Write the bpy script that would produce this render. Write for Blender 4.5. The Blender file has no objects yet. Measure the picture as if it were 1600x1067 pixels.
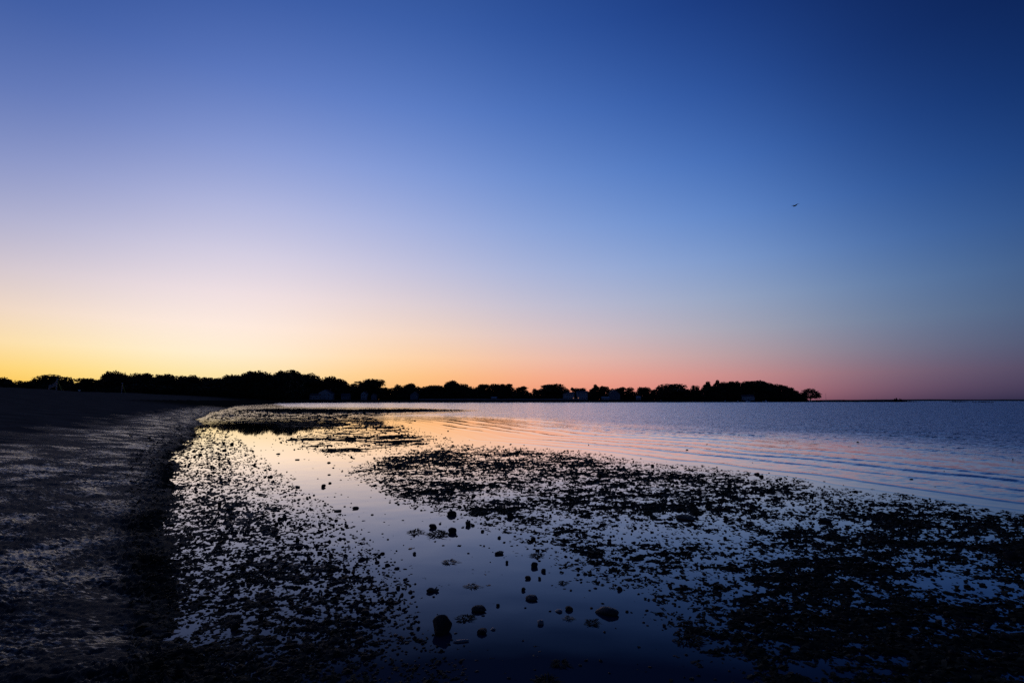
import bpy, math, random
import numpy as np
from mathutils import Vector, Matrix

# ------------------------------------------------------------------ scene, camera, sky, exposure
scene = bpy.context.scene
C = scene.collection
random.seed(4)
rng = np.random.default_rng(7)
F_PX = 800.0                       # focal length in photograph pixels (1600 wide): an 18 mm lens
EYE = 1.5                          # metres above the still water
HORIZON = 626.0                    # photograph row of the horizon
PITCH = math.atan((HORIZON - 533.5) / F_PX)
cam_data = bpy.data.cameras.new('camera')
cam_data.sensor_width = 36.0
cam_data.lens = 18.0
cam_data.clip_start = 0.05
cam_data.clip_end = 100000.0
cam = bpy.data.objects.new('camera', cam_data)
cam.location = (0, 0, EYE)
cam.rotation_euler = (math.pi / 2 + PITCH, 0, 0)
C.objects.link(cam)
scene.camera = cam
scene.view_settings.view_transform = 'Standard'
scene.view_settings.look = 'None'
scene.view_settings.gamma = 1.0
scene.view_settings.exposure = 0.0
scene.view_settings.use_curve_mapping = False
scene.cycles.max_bounces = 5
scene.cycles.use_denoising = False

# Twilight sky, the sun still under the horizon to the left of the view.  Each station is the run of
# sky colour from horizon to zenith at one compass bearing (bearing in degrees, spread, colours at
# equal steps of sqrt(sin elevation), as 1/2.2 power values); bearings blend smoothly all the way round.
STATIONS=[
 (-90,14,((0.609,0.367,0.205),(0.611,0.401,0.288),(0.611,0.435,0.367),(0.604,0.466,0.440),(0.577,0.485,0.505),(0.532,0.492,0.561),(0.464,0.475,0.593),(0.394,0.446,0.605),(0.321,0.401,0.588),(0.251,0.347,0.550),(0.193,0.293,0.500),(0.147,0.242,0.444),(0.113,0.198,0.387),(0.088,0.160,0.328),(0.067,0.125,0.270))),
 (-66,22,((0.926,0.561,0.104),(0.946,0.616,0.198),(0.959,0.667,0.295),(0.948,0.708,0.408),(0.909,0.731,0.539),(0.831,0.717,0.643),(0.720,0.674,0.706),(0.595,0.610,0.730),(0.470,0.530,0.715),(0.353,0.445,0.671),(0.257,0.365,0.606),(0.185,0.294,0.531),(0.134,0.233,0.449),(0.097,0.178,0.361),(0.067,0.125,0.270))),
 (-48,30,((0.960,0.627,0.080),(0.986,0.694,0.142),(1.011,0.762,0.221),(1.027,0.837,0.381),(1.017,0.884,0.615),(0.950,0.849,0.753),(0.817,0.771,0.808),(0.661,0.671,0.807),(0.503,0.556,0.766),(0.349,0.437,0.694),(0.228,0.339,0.610),(0.150,0.265,0.526),(0.106,0.209,0.442),(0.082,0.165,0.357),(0.067,0.125,0.270))),
 (-30,30,((0.982,0.764,0.429),(0.980,0.827,0.545),(0.977,0.885,0.654),(0.982,0.941,0.778),(1.000,0.971,0.902),(1.020,0.956,0.924),(0.977,0.911,0.916),(0.873,0.841,0.904),(0.734,0.746,0.883),(0.563,0.624,0.838),(0.389,0.488,0.756),(0.248,0.362,0.641),(0.158,0.265,0.520),(0.103,0.190,0.395),(0.067,0.125,0.270))),
 (-12,30,((0.960,0.667,0.395),(0.978,0.698,0.411),(0.994,0.729,0.429),(1.010,0.771,0.482),(1.014,0.827,0.615),(0.971,0.842,0.737),(0.882,0.812,0.814),(0.770,0.760,0.858),(0.654,0.697,0.869),(0.522,0.612,0.846),(0.380,0.502,0.777),(0.254,0.384,0.662),(0.167,0.283,0.534),(0.109,0.200,0.403),(0.067,0.125,0.270))),
 (6,30,((0.886,0.509,0.417),(0.916,0.546,0.457),(0.943,0.585,0.497),(0.960,0.651,0.568),(0.924,0.723,0.680),(0.838,0.746,0.770),(0.735,0.729,0.821),(0.628,0.686,0.844),(0.515,0.620,0.834),(0.402,0.536,0.794),(0.290,0.434,0.719),(0.192,0.326,0.607),(0.127,0.241,0.491),(0.090,0.178,0.379),(0.067,0.125,0.270))),
 (24,30,((0.718,0.412,0.438),(0.773,0.468,0.483),(0.819,0.520,0.522),(0.826,0.574,0.566),(0.746,0.629,0.640),(0.670,0.662,0.714),(0.598,0.657,0.770),(0.501,0.614,0.807),(0.390,0.541,0.799),(0.284,0.445,0.735),(0.193,0.339,0.626),(0.124,0.241,0.500),(0.086,0.181,0.404),(0.071,0.147,0.331),(0.067,0.125,0.270))),
 (42,30,((0.125,0.146,0.264),(0.198,0.200,0.320),(0.285,0.261,0.376),(0.355,0.328,0.433),(0.356,0.397,0.512),(0.349,0.443,0.580),(0.309,0.437,0.622),(0.233,0.381,0.621),(0.160,0.304,0.562),(0.110,0.229,0.468),(0.082,0.170,0.375),(0.068,0.135,0.314),(0.063,0.121,0.285),(0.063,0.120,0.273),(0.067,0.125,0.270))),
 (62,22,((0.105,0.133,0.205),(0.123,0.146,0.226),(0.142,0.159,0.248),(0.154,0.174,0.272),(0.152,0.191,0.303),(0.144,0.205,0.335),(0.125,0.205,0.355),(0.099,0.187,0.352),(0.075,0.161,0.324),(0.062,0.138,0.289),(0.059,0.122,0.261),(0.059,0.117,0.253),(0.062,0.118,0.255),(0.065,0.121,0.262),(0.067,0.125,0.270))),
 (95,10,((0.171,0.143,0.200),(0.187,0.165,0.233),(0.201,0.188,0.267),(0.211,0.210,0.300),(0.212,0.228,0.332),(0.203,0.240,0.360),(0.185,0.242,0.380),(0.162,0.234,0.385),(0.138,0.218,0.377),(0.117,0.198,0.360),(0.100,0.178,0.339),(0.088,0.160,0.318),(0.080,0.146,0.299),(0.073,0.135,0.284),(0.067,0.125,0.270))),
 (140,5,((0.191,0.147,0.198),(0.198,0.168,0.233),(0.206,0.190,0.267),(0.213,0.212,0.302),(0.215,0.231,0.335),(0.205,0.243,0.364),(0.187,0.246,0.384),(0.163,0.237,0.389),(0.138,0.219,0.379),(0.116,0.198,0.361),(0.098,0.177,0.339),(0.086,0.158,0.316),(0.078,0.144,0.297),(0.073,0.134,0.282),(0.067,0.125,0.270))),
 (-150,4,((0.232,0.167,0.198),(0.200,0.167,0.228),(0.178,0.171,0.258),(0.177,0.188,0.289),(0.178,0.205,0.319),(0.174,0.220,0.348),(0.160,0.226,0.368),(0.143,0.221,0.374),(0.123,0.207,0.366),(0.103,0.185,0.346),(0.090,0.167,0.326),(0.081,0.150,0.305),(0.075,0.138,0.288),(0.071,0.131,0.277),(0.067,0.125,0.270))),
]
world = bpy.data.worlds.new('World')
scene.world = world
world.use_nodes = True
wn, wl = world.node_tree.nodes, world.node_tree.links
wn.clear()
def wnode(kind, **kw):
    n = wn.new(kind)
    for k, v in kw.items():
        setattr(n, k, v)
    return n
def wmath(op, a, b=None):
    n = wnode('ShaderNodeMath', operation=op)
    for i, v in enumerate((a, b)):
        if v is None: continue
        if isinstance(v, (int, float)): n.inputs[i].default_value = v
        else: wl.new(v, n.inputs[i])
    return n.outputs[0]
def wvec(op, a, b=None, scale=None):
    n = wnode('ShaderNodeVectorMath', operation=op)
    for i, v in enumerate((a, b)):
        if v is None: continue
        if isinstance(v, tuple): n.inputs[i].default_value = v
        else: wl.new(v, n.inputs[i])
    if scale is not None: wl.new(scale, n.inputs['Scale'])
    return n
tc = wnode('ShaderNodeTexCoord')
direction = tc.outputs['Generated']
sep = wnode('ShaderNodeSeparateXYZ'); wl.new(direction, sep.inputs[0])
height = wmath('SQRT', wmath('MAXIMUM', sep.outputs['Z'], 0.0))
flat = wvec('NORMALIZE', wvec('MULTIPLY', direction, (1, 1, 0)).outputs[0]).outputs[0]
total_c = total_w = None
for bearing, spread, cols in STATIONS:
    a = math.radians(bearing)
    dot = wvec('DOT_PRODUCT', flat, (math.sin(a), math.cos(a), 0)).outputs['Value']
    w = wmath('EXPONENT', wmath('MULTIPLY', wmath('SUBTRACT', dot, 1.0), float(spread)))
    ramp = wnode('ShaderNodeValToRGB')
    ramp.color_ramp.interpolation = 'LINEAR'
    el = ramp.color_ramp.elements
    for i, c in enumerate(cols):
        p = i / (len(cols) - 1)
        if i == 0: e = el[0]; e.position = 0.0
        elif i == len(cols) - 1: e = el[len(el) - 1]; e.position = 1.0
        else: e = el.new(p)
        e.color = (*c, 1)
    wl.new(height, ramp.inputs['Fac'])
    part = wvec('SCALE', ramp.outputs['Color'], scale=w).outputs[0]
    total_c = part if total_c is None else wvec('ADD', total_c, part).outputs[0]
    total_w = w if total_w is None else wmath('ADD', total_w, w)
sky = wvec('SCALE', total_c, scale=wmath('DIVIDE', 1.0, total_w)).outputs[0]
sky = wvec('POWER', sky, (2.2, 2.2, 2.2)).outputs[0]
# the last of the scattered light from the sun five degrees below the horizon, on top of that
nishita = wnode('ShaderNodeTexSky', sky_type='NISHITA')
nishita.sun_disc = False
nishita.sun_elevation = math.radians(-4.0)
nishita.sun_rotation = math.radians(-24.0)
nishita.ozone_density = 3.0
dusk = wvec('SCALE', nishita.outputs[0]); dusk.inputs['Scale'].default_value = 0.02
sky = wvec('ADD', sky, dusk.outputs[0]).outputs[0]
bg = wnode('ShaderNodeBackground'); bg.inputs['Strength'].default_value = 1.0
wl.new(sky, bg.inputs['Color'])
wo = wnode('ShaderNodeOutputWorld')
wl.new(bg.outputs[0], wo.inputs['Surface'])

# ------------------------------------------------------------------ from the photograph to the ground
SP, CP = math.sin(PITCH), math.cos(PITCH)
def ray(px, py):
    u = (px - 800.0) / F_PX; v = (533.5 - py) / F_PX
    return np.array([u, CP - SP * v, SP + CP * v])
def at(px, py, z=0.0):
    """the point at height z that the photograph shows at (px, py)"""
    d = ray(px, py); t = (z - EYE) / d[2]
    return np.array([d[0] * t, d[1] * t, z])
def at_depth(px, py, depth):
    d = ray(px, py); t = depth / d[1]
    return np.array([d[0] * t, depth, EYE + d[2] * t])
def to_px(x, y):
    """where a point of the still water level shows; only y > 0"""
    y = np.maximum(y, 0.05)
    fwd = CP * y - SP * EYE; up = -SP * y - CP * EYE
    fwd = np.maximum(fwd, 0.02)
    return 800 + F_PX * x / fwd, 533.5 - F_PX * up / fwd

# ------------------------------------------------------------------ noise and plan shapes
def vnoise(x, y, seed=0):
    ix = np.floor(x).astype(np.int64); iy = np.floor(y).astype(np.int64)
    fx = x - ix; fy = y - iy
    fx = fx * fx * fx * (fx * (fx * 6 - 15) + 10); fy = fy * fy * fy * (fy * (fy * 6 - 15) + 10)
    def h(a, b):
        n = (a * 374761393 + b * 668265263 + seed * 974634777) & 0xffffffff
        n = ((n ^ (n >> 13)) * 1274126177) & 0xffffffff
        n = ((n ^ (n >> 15)) * 2246822519) & 0xffffffff
        return ((n ^ (n >> 16)) & 0xffff) / 32767.5 - 1.0
    a = h(ix, iy); b = h(ix + 1, iy); c = h(ix, iy + 1); d = h(ix + 1, iy + 1)
    return (a + (b - a) * fx) * (1 - fy) + (c + (d - c) * fx) * fy
def fbm(x, y, scales, amps, seed=0):
    t = 0.0; n = 0.0
    for i, (s, a) in enumerate(zip(scales, amps)):
        r = 0.6 + i * 1.3
        cx, sx = math.cos(r), math.sin(r)
        t = t + a * vnoise((x * cx - y * sx) / s + 17.3 * i, (x * sx + y * cx) / s - 9.1 * i, seed + i * 31)
        n += a * a
    return t / math.sqrt(n) / 0.5          # about unit spread
def sstep(a, b, x):
    t = np.clip((x - a) / (b - a), 0, 1); return t * t * (3 - 2 * t)
def poly_dist(px, py, pts, closed=False):
    best = np.full(np.shape(px), 1e18)
    n = len(pts)
    for i in range(n if closed else n - 1):
        ax, ay = pts[i]; bx, by = pts[(i + 1) % n]
        dx, dy = bx - ax, by - ay
        t = np.clip(((px - ax) * dx + (py - ay) * dy) / (dx * dx + dy * dy + 1e-12), 0, 1)
        best = np.minimum(best, (px - ax - t * dx) ** 2 + (py - ay - t * dy) ** 2)
    return np.sqrt(best)
def inside(px, py, pts):
    r = np.zeros(np.shape(px), bool); n = len(pts)
    for i in range(n):
        ax, ay = pts[i]; bx, by = pts[(i + 1) % n]
        if ay == by: continue
        k = ((ay > py) != (by > py)) & (px < (bx - ax) * (py - ay) / (by - ay) + ax)
        r ^= k
    return r
def signed(px, py, pts):
    d = poly_dist(px, py, pts, True)
    return np.where(inside(px, py, pts), d, -d)
def G(px, py): p = at(px, py); return (p[0], p[1])

# the land: beach on the left, its spit, the head of the bay, the wooded far shore and its point
TOE = [G(340, 1067), G(300, 1010), G(268, 930), G(255, 850), G(262, 780), G(276, 720), G(292, 680), G(312, 655), G(335, 643.5), G(356, 638), G(371, 634.5)]
LAND = [(3, -400), (1.5, -40), (0.2, -6), (-0.6, 0.5)] + TOE + [
    (-104, 215), (-106, 238), (-128, 258), (-146, 300), (-150, 360), (-135, 405), (-60, 425), (40, 450), (130, 480), (215, 520), (290, 560), (340, 585), (352, 598), (358, 625),
    (300, 690), (100, 820), (-600, 1400), (-9000, 9000), (-40000, 9000), (-40000, -40000), (0, -40000)]
SHORE = [(9.0, 3.0), G(1750, 850), G(1600, 806), G(1500, 792), G(1400, 775), G(1300, 762), G(1200, 745), G(1100, 730), G(1000, 720), G(900, 704), G(800, 696), G(700, 687), G(640, 668), G(585, 656)]
SEA = SHORE + [G(560, 651), G(700, 644.5), G(740, 641), G(640, 637), G(440, 635.6), (-95, 205), (-2000, 3000), (40000, 40000), (40000, 3.0)]
def W(px, py):                        # plan coordinates in which patch outlines are drawn: even from near to far
    return px, 190.0 * np.log(np.maximum(py - HORIZON, 2.0))
def zone(x, y, pts):
    p, q = to_px(x, y); a, b = W(p, q)
    return signed(a, b, [W(i, j) for i, j in pts])
MATS = [(545, 738), (600, 715), (690, 697), (780, 700), (900, 708), (1000, 725), (1100, 733), (1200, 748), (1290, 765), (1400, 777), (1500, 797), (1600, 811), (1900, 870), (1900, 1600), (1200, 1600),
        (1160, 1067), (1120, 1010), (1040, 955), (1000, 915), (900, 895), (870, 870), (840, 845), (780, 825), (690, 800), (640, 785), (600, 765)]
MARGIN = [(335, 646), (300, 668), (276, 720), (258, 780), (250, 850), (262, 930), (330, 1067), (420, 1600), (800, 1600), (725, 1067), (650, 1000), (635, 930), (590, 870), (530, 812), (465, 772),
          (425, 740), (380, 700), (345, 672), (338, 658)]
UPPER = [(345, 658), (322, 652), (350, 643), (385, 639.5), (440, 641), (620, 641), (590, 655), (640, 672), (700, 690), (610, 702), (540, 714), (480, 702), (440, 688), (480, 675), (420, 664)]
BAR = [(372, 640), (440, 638.5), (560, 640), (640, 639), (735, 641.5), (650, 644), (560, 646), (440, 646)]
POOLS = [(1120, 835, 90, 16), (1010, 835, 80, 10), (1240, 815, 70, 8), (1480, 905, 90, 30), (1330, 940, 70, 14), (1420, 870, 60, 12), (1560, 930, 60, 16), (1010, 765, 60, 7), (1290, 1040, 60, 25), (760, 775, 60, 6), (1180, 870, 60, 10), (1560, 840, 90, 6), (1350, 1000, 40, 14)]

H_TOP = 4.2
def beach_height(s):
    s = np.maximum(s, 0.0)
    z = 0.035 * (1 - np.exp(-s / 0.35)) + 0.118 * s
    a = 1.6
    return -np.log(np.exp(-a * np.minimum(z, 60)) + math.exp(-a * H_TOP)) / a + math.log(1 + math.exp(-a * H_TOP)) / a
def ground(x, y):
    """height, wetness and weed cover of the ground"""
    x = np.asarray(x, float); y = np.asarray(y, float)
    s = signed(x, y, LAND)
    s = s + (0.09 * fbm(x, y, (3.2, 1.3), (1, .7), 107) * sstep(1, 6, np.hypot(x, y)) + 0.16 * fbm(x, y, (11.0, 5.0), (1, .6), 109) * sstep(8, 30, np.hypot(x, y))) * sstep(-4, -1, s) * sstep(6, 2, s)
    r = np.hypot(x, y)
    front = y > 0.3
    ux = x + 0.10 * fbm(x, y, (0.5, 0.2), (1, .6), 90); uy = y + 0.10 * fbm(x, y, (0.5, 0.2), (1, .6), 95)
    dm = np.where(front, zone(ux, uy, MATS), -999); dg = np.where(front, zone(ux, uy, MARGIN), -999)
    du = np.where(front, zone(x, y, UPPER), -999); db = np.where(front, zone(x, y, BAR), -999)
    p, q = to_px(x, y)
    cover = np.zeros_like(x)
    near = sstep(690, 1000, q)
    mats = sstep(-18, 30, dm) * (0.545 + 0.12 * near)
    for cx, cy, rx, ry in POOLS:
        mats = mats - 0.45 * np.exp(-((p - cx) / rx) ** 2 - ((q - cy) / ry) ** 2) * (dm > -20)
    big = fbm(x, y, (1.6, 0.8), (1, .7), 40)
    mats = mats + 0.12 * big * (dm > 0)
    margin = sstep(-4, 95, dg) * (0.435 + 0.07 * sstep(900, 1040, q)) + sstep(-30, 5, dg) * 0.09 + 0.05 * big * (dg > 0)
    upper = sstep(-8, 16, du) * 0.54
    bar = sstep(-3, 6, db) * 1.15
    cover = np.maximum.reduce([mats, margin, upper, bar])
    n1 = fbm(x * .46, y, (0.42, 0.14, 0.055, 0.022), (.4, .75, 1.0, 1.2), 3)      # seaweed mats
    n2 = fbm(x * .55, y, (0.30, 0.085, 0.032, 0.016), (.25, .55, 1.0, 1.0), 13)      # cobbly mud margin
    n3 = fbm(x * 0.45, y, (1.4, 0.5, 0.2, 0.08), (.8, .9, .9, .8), 23)              # long low ridges further out
    wm = (mats >= margin); n = np.where(wm, n1, n2)
    n = np.where((upper > mats) & (upper > margin) | (bar > 0.3), n3, n)
    u = 1 / (1 + np.exp(-1.75 * n))
    rise = cover - u                                                       # above 0 the ground stands out of the water
    tall = np.where(wm, 0.030, 0.027) + 0.10 * (bar > 0.2) * (db > -3) + 0.03 * sstep(12, 60, r)
    flat = np.clip(rise, -0.6, 1.0) * tall
    fine = fbm(x, y, (0.05, 0.022, 0.011), (1, .8, .6), 57)
    flat = flat + fine * 0.0045 * sstep(-0.25, 0.15, rise) * sstep(30, 6, r)
    flat = np.where(flat > 0, flat, np.maximum(flat * 1.2 - 0.004, -0.07))
    sea = np.where(front, signed(x, y, SEA), -5.0)
    flat = flat - 0.10 * sstep(0.0, 3.0, sea) - 0.6 * sstep(3, 80, sea) * (db < -6)
    # beach
    bz = beach_height(s); bz = np.where(bz > 1.2, 1.2 + (bz - 1.2) * (1 - .6 * sstep(240, 400, y + 0.4 * x)), bz)
    band = np.exp(-((s - 0.05) / 0.38) ** 2) * sstep(60, 20, r) * np.clip(.75 + .45 * fbm(x, y, (1.3, .5, .2), (1, .7, .6), 64), 0, 1)            # weed thrown up along the foot of the beach
    mid = sstep(0.2, 1.0, s) * sstep(4.5, 1.2, s)
    rough = fbm(x, y, (0.11, 0.045, 0.02, 0.011), (.8, .9, 1.0, .8), 71)
    rip = fbm(x * 0.55 + y * 0.3, y, (0.22, 0.09), (1, .8), 77)
    bz = bz + sstep(0, 0.3, s) * (0.007 * rough * np.maximum(mid, 0.18) + 0.007 * rip * mid + 0.020 * np.maximum(rough, -0.4) * band) * sstep(40, 10, r)
    bz = bz + sstep(6, 30, s) * 0.10 * fbm(x, y, (14.0, 5.0, 1.6), (1, .7, .35), 81) * sstep(900, 300, r)
    k = sstep(-0.75, 0.45, s + 0.22 * fbm(x, y, (1.1, 0.35, 0.09, 0.04), (1, .8, .8, .6), 62) * sstep(90, 30, r))
    z = flat * (1 - k) + bz * k + 0.03 * band * (rough > -0.3) * k
    wet = np.where(s > 0, sstep(4.2, 2.2, s + 0.55 * fbm(x, y, (1.5, 0.6, 0.25), (1, .8, .6), 66)), 1.0)
    weed = np.where(s > 0.0, np.clip(band * 1.2, 0, 1), 0.0)
    weed = np.maximum(weed, 0.75 * sstep(-1.2, -.4, s) * sstep(.5, .0, s))
    weed = np.maximum(weed, sstep(85, 125, r) * sstep(-1, .6, s) * (s < 14))   # the dark stony spit
    weed = np.maximum(weed, sstep(200, 330, r) * sstep(3, 9, s))              # rough dark grass on the far shore
    weed = np.maximum(weed, (1 - k) * sstep(-0.12, 0.10, rise) * np.where(wm | (bar > .3), 1.0, 0.48))
    return z, wet, weed, s
def ground_z(x, y): return float(ground(np.array([x]), np.array([y]))[0][0])
def ground_hit(px, py, far=900.0):
    """the first piece of ground the photograph's ray meets"""
    d = ray(px, py); ts = np.geomspace(2, far, 900) / d[1]
    xs, ys, zs = d[0] * ts, d[1] * ts, EYE + d[2] * ts
    g = ground(xs, ys)[0]
    k = np.nonzero(g >= zs)[0]
    i = k[0] if len(k) else int(np.argmax(np.where(ys < 170, (g - EYE) / ys, -9)))   # else the crest under it
    return np.array([xs[i], ys[i], g[i]])

# ------------------------------------------------------------------ materials
def material(name, base=(0.1, 0.1, 0.1), rough=0.7, spec=0.5, ior=1.45):
    m = bpy.data.materials.new(name); m.use_nodes = True
    b = m.node_tree.nodes['Principled BSDF']
    b.inputs['Base Color'].default_value = (*base, 1); b.inputs['Roughness'].default_value = rough
    b.inputs['Specular IOR Level'].default_value = spec; b.inputs['IOR'].default_value = ior
    return m, m.node_tree.nodes, m.node_tree.links, b
def add(nodes, kind, **kw):
    n = nodes.new(kind)
    for k, v in kw.items(): setattr(n, k, v)
    return n
def speckled(name, c0, c1, scale, rough=0.7, spec=0.4, bump=0.0, detail=4.0):
    """a base colour that wanders between two tones, with a little relief"""
    m, N, L, b = material(name, c0, rough, spec)
    co = add(N, 'ShaderNodeTexCoord')
    nz = add(N, 'ShaderNodeTexNoise'); nz.inputs['Scale'].default_value = scale; nz.inputs['Detail'].default_value = detail
    L.new(co.outputs['Object'], nz.inputs['Vector'])
    rp = add(N, 'ShaderNodeValToRGB'); rp.color_ramp.elements[0].position = .35; rp.color_ramp.elements[1].position = .68
    rp.color_ramp.elements[0].color = (*c0, 1); rp.color_ramp.elements[1].color = (*c1, 1)
    L.new(nz.outputs['Fac'], rp.inputs['Fac']); L.new(rp.outputs['Color'], b.inputs['Base Color'])
    if bump:
        bp = add(N, 'ShaderNodeBump'); bp.inputs['Strength'].default_value = 0.6; bp.inputs['Distance'].default_value = bump
        L.new(nz.outputs['Fac'], bp.inputs['Height']); L.new(bp.outputs[0], b.inputs['Normal'])
    return m

def ground_material():
    m, N, L, b = material('sand_and_weed')
    co = add(N, 'ShaderNodeTexCoord')
    def noise(s, d=5.0):
        n = add(N, 'ShaderNodeTexNoise'); n.inputs['Scale'].default_value = s; n.inputs['Detail'].default_value = d
        L.new(co.outputs['Object'], n.inputs['Vector']); return n.outputs['Fac']
    def attr(n): a = add(N, 'ShaderNodeAttribute', attribute_name=n); return a.outputs['Fac']
    def mix(f, a, c):
        n = add(N, 'ShaderNodeMix', data_type='RGBA')
        L.new(f, n.inputs[0])
        for i, v in ((6, a), (7, c)):
            if isinstance(v, tuple): n.inputs[i].default_value = (*v, 1)
            else: L.new(v, n.inputs[i])
        return n.outputs[2]
    def mapr(f, a0, a1, b0, b1):
        n = add(N, 'ShaderNodeMapRange'); L.new(f, n.inputs[0])
        for i, v in enumerate((a0, a1, b0, b1)): n.inputs[i + 1].default_value = v
        return n.outputs[0]
    def mul(a, c):
        n = add(N, 'ShaderNodeMath', operation='MULTIPLY'); L.new(a, n.inputs[0])
        if isinstance(c, float): n.inputs[1].default_value = c
        else: L.new(c, n.inputs[1])
        return n.outputs[0]
    big, mid_, fine = noise(0.8), noise(9.0), noise(120.0, 3.0)
    dry = mix(mapr(mid_, .3, .7, 0, 1), (0.100, 0.080, 0.062), (0.140, 0.112, 0.086))
    dry = mix(mapr(big, .35, .65, 0, 1), dry, (0.078, 0.062, 0.049))
    wet = mix(mapr(mid_, .3, .7, 0, 1), (0.016, 0.0145, 0.0135), (0.026, 0.023, 0.021))
    weed = mix(mapr(noise(26.0), .35, .65, 0, 1), (0.014, 0.0135, 0.011), (0.040, 0.036, 0.024))
    col = mix(attr('wet'), dry, wet); col = mix(attr('weed'), col, weed)
    L.new(col, b.inputs['Base Color'])
    mpf = add(N, 'ShaderNodeMapping'); mpf.inputs['Scale'].default_value = (15.0, 42.0, 15.0); L.new(co.outputs['Object'], mpf.inputs['Vector'])
    nf = add(N, 'ShaderNodeTexNoise'); nf.inputs['Scale'].default_value = 1.0; nf.inputs['Detail'].default_value = 6.0; L.new(mpf.outputs[0], nf.inputs['Vector'])
    film = mapr(mul(noise(1.5, 3.0), nf.outputs['Fac']), .255, .33, 0.85, 0.28)                      # a film of water here and there on the wet sand
    r = add(N, 'ShaderNodeMix'); L.new(attr('wet'), r.inputs[0]); r.inputs[2].default_value = .9; L.new(film, r.inputs[3])
    r2 = add(N, 'ShaderNodeMix'); L.new(attr('weed'), r2.inputs[0]); L.new(r.outputs[0], r2.inputs[2]); r2.inputs[3].default_value = .75
    L.new(r2.outputs[0], b.inputs['Roughness'])
    sp = add(N, 'ShaderNodeMix'); L.new(attr('wet'), sp.inputs[0]); sp.inputs[2].default_value = .0; sp.inputs[3].default_value = .18
    sp2 = add(N, 'ShaderNodeMix'); L.new(attr('weed'), sp2.inputs[0]); L.new(sp.outputs[0], sp2.inputs[2]); sp2.inputs[3].default_value = .0
    L.new(sp2.outputs[0], b.inputs['Specular IOR Level'])
    h = add(N, 'ShaderNodeMath', operation='ADD'); L.new(mul(noise(40.0), 0.6), h.inputs[0]); L.new(mul(fine, 0.3), h.inputs[1])
    bp = add(N, 'ShaderNodeBump'); bp.inputs['Strength'].default_value = .55; bp.inputs['Distance'].default_value = .012
    L.new(h.outputs[0], bp.inputs['Height']); L.new(bp.outputs[0], b.inputs['Normal'])
    return m

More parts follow.
